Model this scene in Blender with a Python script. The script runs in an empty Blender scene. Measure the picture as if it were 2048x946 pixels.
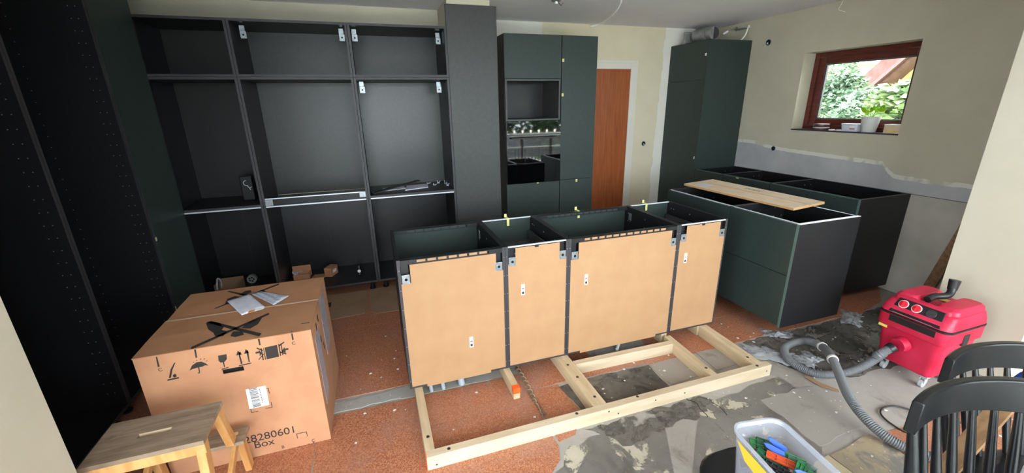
import bpy, bmesh, math, random
from mathutils import Vector, Matrix
random.seed(7)
scn = bpy.context.scene
COL = scn.collection
R = math.radians

# ------------------------------------------------------------------ camera
cam_d = bpy.data.cameras.new('camera'); cam = bpy.data.objects.new('camera', cam_d); COL.objects.link(cam)
YAW, PIT, ROL = 0.3189, -0.3088, -0.0189
F = Vector((math.sin(YAW)*math.cos(PIT), math.cos(YAW)*math.cos(PIT), math.sin(PIT)))
Rv = Vector((math.cos(YAW), -math.sin(YAW), 0)); Uv = Rv.cross(F)
R2 = math.cos(ROL)*Rv + math.sin(ROL)*Uv; U2 = -math.sin(ROL)*Rv + math.cos(ROL)*Uv
cam.matrix_world = Matrix(((R2.x, U2.x, -F.x, -0.0539), (R2.y, U2.y, -F.y, -2.1111), (R2.z, U2.z, -F.z, 1.6458), (0, 0, 0, 1)))
cam_d.sensor_fit = 'HORIZONTAL'; cam_d.sensor_width = 36.0; cam_d.lens = 36.0*824.36/2048
cam_d.clip_start = 0.05; cam_d.clip_end = 200
scn.camera = cam

# ------------------------------------------------------------------ world, exposure
w = bpy.data.worlds.new('overcast'); scn.world = w; w.use_nodes = True
nt = w.node_tree; nt.nodes.clear()
tc = nt.nodes.new('ShaderNodeTexCoord'); sep = nt.nodes.new('ShaderNodeSeparateXYZ')
rmp = nt.nodes.new('ShaderNodeValToRGB'); bg = nt.nodes.new('ShaderNodeBackground'); wo = nt.nodes.new('ShaderNodeOutputWorld')
nt.links.new(tc.outputs['Generated'], sep.inputs[0]); nt.links.new(sep.outputs['Z'], rmp.inputs['Fac'])
rmp.color_ramp.elements[0].position = 0.0; rmp.color_ramp.elements[0].color = (0.80, 0.86, 0.93, 1)
rmp.color_ramp.elements[1].position = 0.8; rmp.color_ramp.elements[1].color = (0.92, 0.96, 1.0, 1)
nt.links.new(rmp.outputs['Color'], bg.inputs['Color']); bg.inputs['Strength'].default_value = 4.0
nt.links.new(bg.outputs[0], wo.inputs['Surface'])
vs = scn.view_settings
vs.view_transform = 'Standard'; vs.look = 'None'; vs.exposure = 2.05; vs.gamma = 1.0; vs.use_curve_mapping = False
def portal(name, loc, rot, sx, sy):
    l = bpy.data.lights.new(name, 'AREA'); l.shape = 'RECTANGLE'; l.size = sx; l.size_y = sy
    l.cycles.is_portal = True
    o = bpy.data.objects.new(name, l); o.location = loc; o.rotation_euler = rot; COL.objects.link(o)
portal('garden_door_portal', (1.3, -3.42, 1.2), (R(90), 0, 0), 6.4, 2.35)
portal('added_window_portal', (-2.12, -2.35, 1.25), (0, R(-90), 0), 2.0, 1.9)  # portal for the added, unseen side window
portal('window_portal', (4.42, 0.74, 1.71), (0, R(90), 0), 0.8, 1.0)

# ------------------------------------------------------------------ materials
def srgb(h):
    c = [int(h[i:i+2], 16)/255 for i in (0, 2, 4)]
    return tuple(x/12.92 if x <= 0.04045 else ((x+0.055)/1.055)**2.4 for x in c) + (1,)
MATS = {}
def mat(name, col, rough=0.6, metal=0.0, col2=None, scale=20.0, detail=4.0, bump=0.0, bscale=None, stretch=None, spec=0.5, lo=0.4, hi=0.6, coat=0.0, emis=0, alpha=None, trans=0):
    m = bpy.data.materials.new(name); m.use_nodes = True; MATS[name] = m
    n = m.node_tree; b = n.nodes['Principled BSDF']
    b.inputs['Base Color'].default_value = srgb(col); b.inputs['Roughness'].default_value = rough; b.inputs['Metallic'].default_value = metal
    b.inputs['Specular IOR Level'].default_value = spec; b.inputs['Coat Weight'].default_value = coat
    if trans: b.inputs['Transmission Weight'].default_value = trans
    if alpha is not None: b.inputs['Alpha'].default_value = alpha
    if emis: b.inputs['Emission Color'].default_value = srgb(col); b.inputs['Emission Strength'].default_value = emis
    t = n.nodes.new('ShaderNodeTexCoord'); mp = n.nodes.new('ShaderNodeMapping'); n.links.new(t.outputs['Object'], mp.inputs[0])
    if stretch: mp.inputs['Scale'].default_value = stretch
    if col2:
        ns = n.nodes.new('ShaderNodeTexNoise'); ns.inputs['Scale'].default_value = scale; ns.inputs['Detail'].default_value = detail
        n.links.new(mp.outputs[0], ns.inputs['Vector'])
        r = n.nodes.new('ShaderNodeValToRGB'); n.links.new(ns.outputs['Fac'], r.inputs[0])
        r.color_ramp.elements[0].position = lo; r.color_ramp.elements[0].color = srgb(col)
        r.color_ramp.elements[1].position = hi; r.color_ramp.elements[1].color = srgb(col2)
        n.links.new(r.outputs[0], b.inputs['Base Color'])
    if bump:
        nb = n.nodes.new('ShaderNodeTexNoise'); nb.inputs['Scale'].default_value = bscale or scale; nb.inputs['Detail'].default_value = 5
        n.links.new(mp.outputs[0], nb.inputs['Vector'])
        bp = n.nodes.new('ShaderNodeBump'); bp.inputs['Strength'].default_value = bump; bp.inputs['Distance'].default_value = 0.004
        n.links.new(nb.outputs['Fac'], bp.inputs['Height']); n.links.new(bp.outputs[0], b.inputs['Normal'])
    return m
class NT:
    """tiny helper to write colour trees"""
    def __init__(s, m): s.n = m.node_tree; s.b = s.n.nodes['Principled BSDF']; s.tc = s.n.nodes.new('ShaderNodeTexCoord')
    def noise(s, scale, detail=4, rough=0.55, stretch=None, dist=0.0):
        a = s.n.nodes.new('ShaderNodeTexNoise'); a.inputs['Scale'].default_value = scale; a.inputs['Detail'].default_value = detail
        a.inputs['Roughness'].default_value = rough; a.inputs['Distortion'].default_value = dist
        v = s.tc.outputs['Object']
        if stretch:
            mp = s.n.nodes.new('ShaderNodeMapping'); mp.inputs['Scale'].default_value = stretch; s.n.links.new(v, mp.inputs[0]); v = mp.outputs[0]
        s.n.links.new(v, a.inputs['Vector']); return a.outputs['Fac']
    def ramp(s, fac, *st):
        r = s.n.nodes.new('ShaderNodeValToRGB'); s.n.links.new(fac, r.inputs[0]); e = r.color_ramp.elements
        while len(e) < len(st): e.new(0.5)
        for i, (p, c) in enumerate(st): e[i].position = p; e[i].color = c if not isinstance(c, str) else srgb(c)
        return r.outputs[0]
    def mask(s, fac, a, b): return s.ramp(fac, (a, (0, 0, 0, 1)), (b, (1, 1, 1, 1)))
    def mix(s, f, a, b, mode='MIX'):
        m = s.n.nodes.new('ShaderNodeMix'); m.data_type = 'RGBA'; m.blend_type = mode
        if isinstance(f, (int, float)): m.inputs[0].default_value = f
        else: s.n.links.new(f, m.inputs[0])
        for k, v in ((6, a), (7, b)):
            if isinstance(v, str): m.inputs[k].default_value = srgb(v)
            else: s.n.links.new(v, m.inputs[k])
        return m.outputs[2]
    def math(s, op, a, b=None, c=None):
        m = s.n.nodes.new('ShaderNodeMath'); m.operation = op
        for k, v in enumerate((a, b, c)):
            if v is None: continue
            if isinstance(v, (int, float)): m.inputs[k].default_value = v
            else: s.n.links.new(v, m.inputs[k])
        return m.outputs[0]
    def xyz(s):
        q = s.n.nodes.new('ShaderNodeSeparateXYZ'); s.n.links.new(s.tc.outputs['Object'], q.inputs[0]); return q.outputs
    def color(s, c): s.n.links.new(c, s.b.inputs['Base Color'])
    def bump(s, h, strength=0.3, dist=0.004):
        bp = s.n.nodes.new('ShaderNodeBump'); bp.inputs['Strength'].default_value = strength; bp.inputs['Distance'].default_value = dist
        s.n.links.new(h, bp.inputs['Height']); s.n.links.new(bp.outputs[0], s.b.inputs['Normal'])

mat('black_laminate', '17171a', 0.42, col2='1b1b1e', scale=60, spec=0.4)
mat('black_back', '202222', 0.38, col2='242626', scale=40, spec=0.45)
mat('black_back_shaded', '0f0f11', 0.5)  # darker copy of the back: the left column's shade put into colour
mat('grey_back_sheen', '2a2e2c', 0.33, col2='2d322f', scale=40)  # paler copy of the back: its glossy reflection painted in
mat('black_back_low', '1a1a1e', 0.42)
mat('black_edge', '343236', 0.5)
mat('green_front', '2d3936', 0.45, col2='303c39', scale=30, spec=0.35)
mat('grey_panel', '3f4040', 0.45, col2='434443', scale=30, spec=0.4)
mat('green_edge', '4f6660', 0.4)
mat('hardboard', 'a37c58', 0.7, col2='aa845f', scale=9, detail=8, lo=0.3, hi=0.7)
mat('zinc', '8f979c', 0.4, 0.8, col2='a4abb0', scale=60)
mat('white_metal', 'dfe4ee', 0.35, 0.3)
mat('hole_dark', '0b0b0c', 0.9)
mat('pin_grey', '9aa4a4', 0.35, 0.5)
mat('white_sticker', 'f0f2f4', 0.6)
mat('ink', '2c2724', 0.8)
mat('dark_ink', '2a2623', 0.8)
mat('tape_yellow', 'd8d58a', 0.7)
mat('tape_clear', 'c8b49a', 0.25)
mat('cardboard', 'bd8a66', 0.85, col2='b58160', scale=8, detail=6, bump=0.08, bscale=90)
mat('cardboard_top', 'ab7b57', 0.85, col2='a47350', scale=8, detail=6, bump=0.08, bscale=90)
mat('cardboard_pale', 'd8c2a6', 0.85, col2='d2b99a', scale=10)
mat('cardboard_edge', 'c79a68', 0.9)
mat('cardboard_dusty', '8d6f55', 0.9, col2='967a60', scale=5)
mat('pouch_film', 'c9cbd6', 0.15, col2='a9abba', scale=40, detail=3, stretch=(1, 5, 1), bump=0.7, bscale=50, coat=0.5)
mat('paper_white', 'd9dae4', 0.45, col2='cfd0dc', scale=20)
mat('black_glass', '050506', 0.03, spec=0.8, coat=0.2)
mat('black_plastic', '17181b', 0.4)
mat('black_paint', '0b0d10', 0.3, col2='0f1114', scale=12, spec=0.4, coat=0.05)
mat('red_plastic', 'b81538', 0.45, col2='c42246', scale=7, detail=6)
mat('red_knob', 'e02034', 0.35)
mat('hose_grey', '65676a', 0.5)
mat('hose_pale', 'c4c4c2', 0.4)
mat('caster_grey', 'a4a6a8', 0.4)
mat('yellow_plastic', 'd8c860', 0.5)
mat('pipe_grey', '9aa2ae', 0.4)
mat('orange_paint', 'f05a1a', 0.6); mat('orange_label', 'e0a060', 0.6)
mat('copper_wire', '8f7c62', 0.5, 0.3)
mat('bolt_dark', '3a3634', 0.5, 0.4)
mat('pot_white', 'dcdad6', 0.5)
mat('tin_brown', '5c3c38', 0.35)
mat('pink_print', 'c97b84', 0.6)
mat('soil', '3a2a20', 1)
mat('leaf_bright', 'a6d61c', 0.5, col2='84bc14', scale=15)
mat('duct_grey', '9a9c9c', 0.5, 0.3, col2='868888', scale=10)
mat('cable_white', 'fbfaf4', 0.5)
mat('white_trim', 'dad6ca', 0.5)
mat('plastic_blue', '1348a8', 0.35)
mat('plastic_green', '256f3c', 0.45)
mat('plastic_green_dark', '1b5534', 0.45)
mat('plastic_orange', 'c04a22', 0.45)
mat('plastic_black', '2a2c2e', 0.5)
mat('label_yellow', 'f0c81e', 0.5); mat('label_red', 'c0344a', 0.5, alpha=0.55); mat('label_film', 'e8c43c', 0.5, alpha=0.8)
mat('film_clear', 'b9bcc2', 0.2, alpha=0.45, col2='d4d8de', scale=14, detail=4, coat=0.6, bump=0.9, bscale=25)
mat('tub_clear', 'b8bcc8', 0.3, alpha=0.26)
mat('tub_rim', 'b8bcc8', 0.3, alpha=0.55)
mat('slate', '3c3e48', 0.35)
mat('house_yellow', 'b5a272', 0.9); mat('roof_brown', '6a4640', 0.8, col2='5a3a36', scale=6); mat('house_white', 'e8e8e6', 0.8)
mat('leaf_a', '86987c', 0.6, col2='68806a', scale=3); mat('leaf_b', '9aa878', 0.6, col2='7f9670', scale=3); mat('bark', '6a5a48', 0.9)
mat('garden_wall', '77777a', 0.9, col2='626266', scale=5); mat('patio', 'd2d0ca', 0.9); mat('lamp_bulb', 'fff6e0', 0.3, emis=6)
mat('hedge_leaf', '4a6a3c', 0.6, col2='33502c', scale=3); mat('grass', '6c8c48', 1)
mat('frame_dark', '2c2624', 0.5)
m = mat('window_wood', '6a3026', 0.35, col2='58261e', scale=6, detail=6, stretch=(1, 1, 8))
m = mat('door_wood', 'a85e32', 0.4, col2='8a4622', scale=5, detail=8, stretch=(14, 14, 0.7), lo=0.3, hi=0.7)
m = mat('pine', 'cbbaa0', 0.6, col2='bba78a', scale=3, detail=6, stretch=(1.2, 9, 9), lo=0.35, hi=0.65)
m = mat('pine_cross', 'c8b596', 0.6, col2='b59f7e', scale=3, detail=6, stretch=(9, 1.2, 9), lo=0.35, hi=0.65)
m = mat('stool_wood', 'd2a066', 0.5, col2='c08a50', scale=4, detail=6, stretch=(6, 6, 1.2))
m = mat('stool_top', '8a7460', 0.55)
t = NT(m); a = t.noise(5, 8, 0.6, (1.2, 9, 1)); b = t.noise(9, 6, 0.6)
c = t.ramp(a, (0.3, '6e5c4c'), (0.5, '8c7864'), (0.7, 'a08c76')); c = t.mix(t.mask(b, 0.6, 0.75), c, '5c4a3c'); t.color(c); t.bump(a, 0.2)
m = mat('oak_plank', '8a6a4a', 0.6, col2='775738', scale=5, stretch=(1, 8, 8))

m = mat('painted_ceiling', 'cfccd0', 0.9); t = NT(m); t.color(t.ramp(t.noise(1.2, 3), (0.35, 'eae6ea'), (0.65, 'efecef')))
m = mat('painted_wall', 'c9c2a8', 0.9); t = NT(m)
t.color(t.ramp(t.noise(3, 6), (0.3, 'c6c0ac'), (0.7, 'cdc7b4'))); t.bump(t.noise(160, 3), 0.15, 0.002)
# back wall: old yellowish paint between two newer whiter fields
m = mat('back_wall_paint', 'c9c2a8', 0.9); t = NT(m); X, Y, Z = t.xyz()
xx = t.math('ADD', X, t.math('MULTIPLY', t.math('SUBTRACT', t.noise(6, 5), 0.5), 0.10))
m1 = t.math('GREATER_THAN', xx, 1.889); m2 = t.math('LESS_THAN', xx, t.math('ADD', 3.47, t.math('MULTIPLY', t.math('SUBTRACT', Z, 1.2), 0.02)))
mk_ = t.math('MULTIPLY', m1, m2); t.color(t.mix(mk_, t.ramp(t.noise(4, 5), (0.3, 'dedbd0'), (0.7, 'e4e1d8')), t.ramp(t.noise(3, 5), (0.3, 'd3c9ad'), (0.7, 'dad1b7')))); t.bump(t.noise(120, 3), 0.15, 0.002)
# window wall: beige above, levelled cement band, raw board below
m = mat('right_wall_plaster', 'c9c2a8', 0.9); t = NT(m); X, Y, Z = t.xyz()
fc = t.n.nodes.new('ShaderNodeFloatCurve'); cm = fc.mapping.curves[0]
pts = [(-0.7, 0.98), (-0.27, 0.985), (-0.15, 0.978), (0.20, 0.985), (0.27, 1.03), (0.31, 1.085), (0.6, 1.095), (0.87, 1.103), (1.31, 1.12), (1.60, 1.15), (1.66, 1.172), (2.6, 1.18)]
while len(cm.points) < len(pts): cm.points.new(0.5, 0.5)
for p, (y, z) in zip(cm.points, pts): p.location = ((y+0.8)/3.5, (z-0.8)*2); p.handle_type = 'VECTOR'
fc.mapping.update()
yy = t.math('ADD', Y, t.math('MULTIPLY', t.math('SUBTRACT', t.noise(9, 4), 0.5), 0.06))
t.n.links.new(t.math('DIVIDE', t.math('ADD', yy, 0.8), 3.5), fc.inputs['Value'])
th = t.math('ADD', t.math('DIVIDE', fc.outputs[0], 2.0), 0.8)
zn = t.math('ADD', Z, t.math('MULTIPLY', t.math('SUBTRACT', t.noise(14, 4), 0.5), 0.02))
dz = t.math('SUBTRACT', zn, th)
below = t.math('LESS_THAN', dz, 0.0); rim = t.math('MULTIPLY', t.math('LESS_THAN', t.math('ABSOLUTE', t.math('SUBTRACT', dz, 0.012)), 0.018), t.mask(t.noise(5, 3), 0.42, 0.5))
beige = t.ramp(t.noise(3, 6), (0.3, 'bab39e'), (0.7, 'c4bda8')); band = t.ramp(t.noise(4, 6), (0.3, 'a6a5a6'), (0.7, 'b8b6b7'))
raw = t.ramp(t.noise(3, 7), (0.35, 'a5a094'), (0.65, 'b8b2a6'))
c = t.mix(below, beige, band); c = t.mix(rim, c, 'd6d3c8'); c = t.mix(t.math('LESS_THAN', Z, 0.872), c, raw)
c = t.mix(t.math('LESS_THAN', t.math('ABSOLUTE', t.math('SUBTRACT', Z, 0.873)), 0.0025), c, '4c4a46'); t.color(c); t.bump(t.noise(60, 4), 0.2, 0.003)
# concrete
def concrete(name, cols, dark=None, da=0.62, db=0.72, sc=1.0, specks='c9c4b4'):
    m = mat(name, cols[0], 0.75); t = NT(m); a = t.noise(1.6*sc, 9, 0.62); b = t.noise(4.5*sc, 8, 0.65, None, 0.6); s_ = t.noise(38, 2); g = t.noise(11*sc, 6, 0.6)
    c = t.ramp(a, (0.3, cols[0]), (0.5, cols[1]), (0.68, cols[2]))
    if dark: c = t.mix(t.mask(b, da, db), c, dark)
    c = t.mix(t.mask(g, 0.60, 0.66), c, cols[1]); c = t.mix(t.mask(s_, 0.70, 0.73), c, specks)
    t.color(c); t.bump(g, 0.25, 0.004); return m
concrete('floor_concrete', ('8c867f', '9c968f', 'a6a098'), '7a736b', 0.56, 0.7)
concrete('floor_bitumen', ('4b4844', '5b5752', '7d776c'), '3a3734', 0.5, 0.62, 1.6)
concrete('floor_cement', ('8f8c86', '9b9790', 'a5a097'), '837f77', 0.6, 0.7)
concrete('floor_board_grey', ('8e8983', '98928b', 'a09a92'), '827c75', 0.6, 0.7)
concrete('floor_ply', ('ae9e80', 'b6a78a', 'beaf94'), '9a8c70', 0.6, 0.7)
concrete('floor_mottled', ('85796a', '9c8c72', 'a9997f'), '75706a', 0.5, 0.6, 1.5)
for nm, lo_, hi_ in (('floor_bitumen_worn', 0.47, 0.53), ('floor_stain', 0.50, 0.62), ('floor_smear', 0.60, 0.64)):
    m = MATS['floor_bitumen'].copy(); m.name = nm; MATS[nm] = m; t = NT(m); a_ = t.noise(5.5, 9, 0.68, None, 0.4)
    t.n.links.new(t.mask(a_, lo_-0.05, hi_-0.05), t.b.inputs['Alpha'])
    if nm == 'floor_smear': t.color(t.ramp(a_, (0.4, 'a39c8e'), (0.7, 'b9b09c')))
    if nm == 'floor_stain': t.color(t.ramp(a_, (0.45, '7d766d'), (0.7, '55514b')))
m = mat('floor_terracotta', 'a9694c', 0.5); t = NT(m)
f1 = t.noise(160, 3, 0.7); f2 = t.noise(2.2, 7, 0.65); f3 = t.noise(3.4, 8, 0.7, None, 0.8)
c = t.ramp(f1, (0.36, '864e36'), (0.5, 'a9694b'), (0.66, 'c28e6c')); c = t.mix(t.mask(f2, 0.48, 0.80), c, 'a27c6e'); c = t.mix(t.mask(f3, 0.66, 0.74), c, '94877c')
t.color(c); t.bump(f1, 0.15, 0.002)

def thin_glass(name, tint, refl=0.08):
    m = bpy.data.materials.new(name); m.use_nodes = True; MATS[name] = m; n = m.node_tree; n.nodes.clear()
    tr = n.nodes.new('ShaderNodeBsdfTransparent'); tr.inputs[0].default_value = tint
    gl = n.nodes.new('ShaderNodeBsdfGlossy'); gl.inputs['Roughness'].default_value = 0.02
    fr = n.nodes.new('ShaderNodeFresnel'); fr.inputs[0].default_value = 1.4
    mx = n.nodes.new('ShaderNodeMixShader'); o = n.nodes.new('ShaderNodeOutputMaterial')
    n.links.new(fr.outputs[0], mx.inputs[0]); n.links.new(tr.outputs[0], mx.inputs[1]); n.links.new(gl.outputs[0], mx.inputs[2]); n.links.new(mx.outputs[0], o.inputs[0])
thin_glass('window_glass', (0.95, 0.97, 0.96, 1))

# ------------------------------------------------------------------ mesh helpers
class MB:
    def __init__(s): s.bm = bmesh.new()
    def box(s, x0, x1, y0, y1, z0, z1, M=None):
        v = [s.bm.verts.new((x, y, z)) for z in (z0, z1) for y in (y0, y1) for x in (x0, x1)]
        if M is not None:
            for q in v: q.co = M @ q.co
        for f in ((0, 2, 3, 1), (4, 5, 7, 6), (0, 1, 5, 4), (2, 6, 7, 3), (0, 4, 6, 2), (1, 3, 7, 5)):
            s.bm.faces.new([v[i] for i in f])
        return s
    def bar(s, a, b, w, h, up=Vector((0, 0, 1))):
        a, b = Vector(a), Vector(b); d = b-a; L = d.length; d.normalize()
        u = Vector(up); sd = d.cross(u); sd.normalize(); u = sd.cross(d)
        M = Matrix(((d.x, sd.x, u.x, a.x), (d.y, sd.y, u.y, a.y), (d.z, sd.z, u.z, a.z), (0, 0, 0, 1)))
        return s.box(0, L, -w/2, w/2, -h/2, h/2, M)
    def prism(s, pts, vec):
        vec = Vector(vec); a = [s.bm.verts.new(p) for p in pts]; b = [s.bm.verts.new(Vector(p)+vec) for p in pts]; n = len(pts)
        s.bm.faces.new(a[::-1]); s.bm.faces.new(b)
        for i in range(n): s.bm.faces.new((a[i], a[(i+1) % n], b[(i+1) % n], b[i]))
        return s
    def cyl(s, a, b, r, r2=None, n=16, caps=True):
        return s.tube([a, b], [r, r if r2 is None else r2], n, caps)
    def tube(s, pts, rad, n=12, caps=True):
        pts = [Vector(p) for p in pts]; rs = rad if isinstance(rad, (list, tuple)) else [rad]*len(pts); rings = []
        ref = Vector((0, 0, 1)) if abs((pts[1]-pts[0]).normalized().z) < 0.9 else Vector((1, 0, 0))
        for i, p in enumerate(pts):
            d = (pts[min(i+1, len(pts)-1)]-pts[max(i-1, 0)]).normalized()
            sd = d.cross(ref).normalized(); u = sd.cross(d).normalized(); ref = u
            rings.append([s.bm.verts.new(p + (math.cos(2*math.pi*k/n)*sd + math.sin(2*math.pi*k/n)*u)*rs[i]) for k in range(n)])
        for A, B in zip(rings, rings[1:]):
            for k in range(n): s.bm.faces.new((A[k], A[(k+1) % n], B[(k+1) % n], B[k]))
        if caps: s.bm.faces.new(rings[0][::-1]); s.bm.faces.new(rings[-1])
        return s
    def loft(s, rings, caps=True):
        R_ = [[s.bm.verts.new(p) for p in r] for r in rings]; n = len(R_[0])
        for A, B in zip(R_, R_[1:]):
            for k in range(n): s.bm.faces.new((A[k], A[(k+1) % n], B[(k+1) % n], B[k]))
        if caps: s.bm.faces.new(R_[0][::-1]); s.bm.faces.new(R_[-1])
        return s
    def build(s, name, m, parent=None, bevel=0.0, smooth=False, kind=None):
        bmesh.ops.recalc_face_normals(s.bm, faces=s.bm.faces[:])
        me = bpy.data.meshes.new(name); s.bm.to_mesh(me); s.bm.free()
        me.materials.append(MATS[m] if isinstance(m, str) else m)
        if smooth:
            for p in me.polygons: p.use_smooth = True
            me.set_sharp_from_angle(angle=R(40))
        o = bpy.data.objects.new(name, me); COL.objects.link(o)
        if parent is not None: o.parent = parent
        if bevel:
            b = o.modifiers.new('bevel', 'BEVEL'); b.width = bevel; b.segments = 2; b.limit_method = 'ANGLE'
        if kind: o['kind'] = kind
        return o
def rrect(cx, cy, w, d, r, z, k=5):
    out = []
    for (sx, sy, a0) in ((1, 1, 0), (-1, 1, 90), (-1, -1, 180), (1, -1, 270)):
        for i in range(k):
            a = R(a0+90*i/(k-1)); out.append((cx+sx*(w/2-r)+r*math.cos(a), cy+sy*(d/2-r)+r*math.sin(a), z))
    return out
def tag(o, label=None, cat=None, group=None, kind=None):
    if label: o['label'] = label
    if cat: o['category'] = cat
    if group: o['group'] = group
    if kind: o['kind'] = kind
    return o
def thing(name, label, cat, loc=(0, 0, 0), rz=0.0, group=None):
    o = bpy.data.objects.new(name, None); o.empty_display_size = 0.1; COL.objects.link(o); o.location = loc; o.rotation_euler = (0, 0, rz)
    return tag(o, label, cat, group)
def bx(name, m, x0, x1, y0, y1, z0, z1, parent=None, bevel=0.0): return MB().box(x0, x1, y0, y1, z0, z1).build(name, m, parent, bevel)
def struct(o): o['kind'] = 'structure'; return o
def spline(pts, n=8):
    P = [Vector(p) for p in pts]; P = [P[0]*2-P[1]] + P + [P[-1]*2-P[-2]]; out = []
    for i in range(1, len(P)-2):
        for k in range(n):
            t_ = k/n; a, b, c, d = P[i-1:i+3]
            out.append(0.5*((2*b)+(c-a)*t_+(2*a-5*b+4*c-d)*t_*t_+(3*b-a-3*c+d)*t_**3))
    out.append(P[-2]); return out
def jag(poly, amp=0.01, step=0.06, z=0.0):
    out = []; n = len(poly)
    for i in range(n):
        a, b = Vector(poly[i][:2]), Vector(poly[(i+1) % n][:2]); L = (b-a).length; k = max(1, int(L/step))
        nr = Vector((-(b-a).y, (b-a).x)).normalized() if L > 0 else Vector((0, 0))
        for j in range(k):
            p = a.lerp(b, j/k) + nr*(random.uniform(-amp, amp) if j else 0)
            out.append((p.x, p.y, z))
    return out
def text(body, size, M, m, parent, name='lettering'):
    c = bpy.data.curves.new(name, 'FONT'); c.body = body; c.size = size; c.extrude = 0.0003
    o = bpy.data.objects.new(name, c); me = bpy.data.meshes.new_from_object(o); bpy.data.objects.remove(o)
    me.transform(M); me.materials.append(MATS[m]); q = bpy.data.objects.new(name, me); COL.objects.link(q); q.parent = parent; return q
def loc(parent, p):   # world point into the frame of an unrotated empty
    return Vector(p)-parent.location

# ================================================================== STRUCTURE
CZ = 2.505
YW = 2.53
floor = struct(bx('floor', 'floor_concrete', -2.3, 5.3, -3.5, 2.9, -0.12, 0.0))
floor_z = 0.0
def sheet(name, poly, m, th=0.004, amp=0.006, base=0.0, step=0.06):
    return MB().prism(jag(poly, amp, step, base), (0, 0, th)).build(name, m, floor)
# terracotta coloured hardboard sheets, laid with open joints
G = 0.004
rows = [(-2.2, -1.0), (-1.0+G, 0.02), (0.02+G, 0.672), (0.684, 1.50), (1.50+G, 2.34), (2.34+G, 3.3)]
for (x0, x1) in rows:
    for (y0, y1) in ((0.155, 1.0), (1.0+G, 2.1)):
        sheet('floor_sheet', [(x0, y0), (x1, y0), (x1, y1), (x0, y1)], 'floor_terracotta', 0.0035, 0.001)
for (x0, x1) in rows[3:]:
    e = 0.0 if x1 < 3 else 0.0
    sheet('floor_sheet', [(x0, -0.165+random.uniform(-.02, .02)), (x1, -0.165+random.uniform(-.02, .02)), (x1, 0.15), (x0, 0.15)], 'floor_terracotta', 0.0035, 0.005)
sheet('floor_sheet', [(-2.2, -0.86), (-0.5, -0.86), (-0.5, 0.15), (-2.2, 0.15)], 'floor_terracotta', 0.0035, 0.001)
sheet('floor_sheet', [(-0.5+G, -0.25), (0.672, -0.25), (0.672, 0.018), (-0.5+G, 0.018)], 'floor_terracotta', 0.0035, 0.001)
sheet('floor_sheet', [(-0.5+G, -1.5), (0.25, -1.5), (0.32, -1.0), (0.50, -0.80), (0.577, -0.738), (0.642, -0.682), (0.672, -0.60), (0.672, -0.25-G), (-0.5+G, -0.25-G)], 'floor_terracotta', 0.0035, 0.006)
sheet('floor_sheet', [(0.684, -0.58), (0.783, -0.563), (0.86, -0.47), (0.895, -0.416), (0.88, -0.3), (0.865, -0.191), (0.87, -0.165), (0.684, -0.165)], 'floor_terracotta', 0.0035, 0.008)
sheet('floor_sheet', [(2.235, -1.087, 0), (2.339, -1.088, 0), (2.432, -1.095, 0), (2.567, -1.109, -0), (2.907, -1.111, -0), (3.3, -1.25, 0), (3.3, -2.2, 0), (1.9, -2.2, 0), (2.122, -1.366, 0), (2.21, -1.3, 0)], 'floor_terracotta', 0.0035, 0.006)
sheet('floor_sheet', [(3.3+G, -0.24), (3.9, -0.1), (4.19, 0.1), (4.19, 2.5), (3.3+G, 2.5)], 'floor_terracotta', 0.0035, 0.006)
# cement filled groove that crosses the sheets by the conduits
sheet('cement_patch', [(-0.58, 0.02), (-0.1, 0.045), (0.05, 0.022), (0.50, 0.022), (0.50, 0.11), (0.05, 0.145), (-0.2, 0.12), (-0.58, 0.12)], 'floor_cement', 0.0042, 0.010, 0.0)
sheet('cement_patch', [(1.2, -0.0), (1.62, 0.02), (1.66, 0.12), (1.18, 0.13)], 'floor_cement', 0.0045, 0.012)
# bitumen and boards
sheet('bitumen_patch', [(0.866, -0.185, 0), (1.34, -0.172, 0), (1.512, -0.183, 0), (1.497, -0.404, 0), (1.478, -0.46, 0), (1.076, -0.451, 0), (0.901, -0.451, 0)], 'floor_bitumen', 0.002, 0.008)
sheet('bitumen_patch', [(0.839, -0.539, -0), (1.226, -0.543, 0), (1.607, -0.54, 0), (1.65, -0.592, 0), (1.481, -0.68, 0), (1.255, -0.677, 0), (1.104, -0.714, 0), (0.972, -0.712, 0), (0.938, -0.626, -0)], 'floor_stain', 0.0012, 0.02, 0.0, 0.035)
sheet('bitumen_patch', [(2.295, -0.191, 0), (2.673, -0.172, 0), (3.044, -0.201, 0), (3.54, -0.147, 0), (3.914, -0.194, 0), (3.362, -0.543, 0), (3.024, -0.736, 0), (2.594, -0.716, 0), (2.38, -0.622, 0), (2.319, -0.466, -0), (2.337, -0.377, 0)], 'floor_bitumen_worn', 0.0015, 0.018, 0.0, 0.05)
sheet('plaster_smear', [(0.72, -0.62), (1.3, -0.60), (2.2, -0.56), (2.2, -0.85), (1.8, -1.1), (1.2, -1.2), (0.6, -1.2), (0.55, -0.80)], 'floor_smear', 0.0008, 0.02)
sheet('grey_board', [(1.517, -0.191, 0), (1.716, -0.18, 0), (1.764, -0.387, 0), (1.512, -0.404, 0)], 'floor_board_grey', 0.003, 0.003)
sheet('grey_board', [(1.899, -0.179, 0), (2.113, -0.172, 0), (2.122, -0.371, 0), (1.884, -0.382, 0)], 'floor_board_grey', 0.003, 0.003)
sheet('grey_board', [(1.732, -0.18, 0), (1.882, -0.179, 0), (1.869, -0.381, 0), (1.783, -0.389, -0)], 'floor_concrete', 0.002, 0.003)
sheet('smooth_board', [(1.904, -0.684, -0), (2.376, -0.688, 0), (2.342, -1.009, 0), (1.892, -1.04, 0)], 'floor_board_grey', 0.0018, 0.012)
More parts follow.
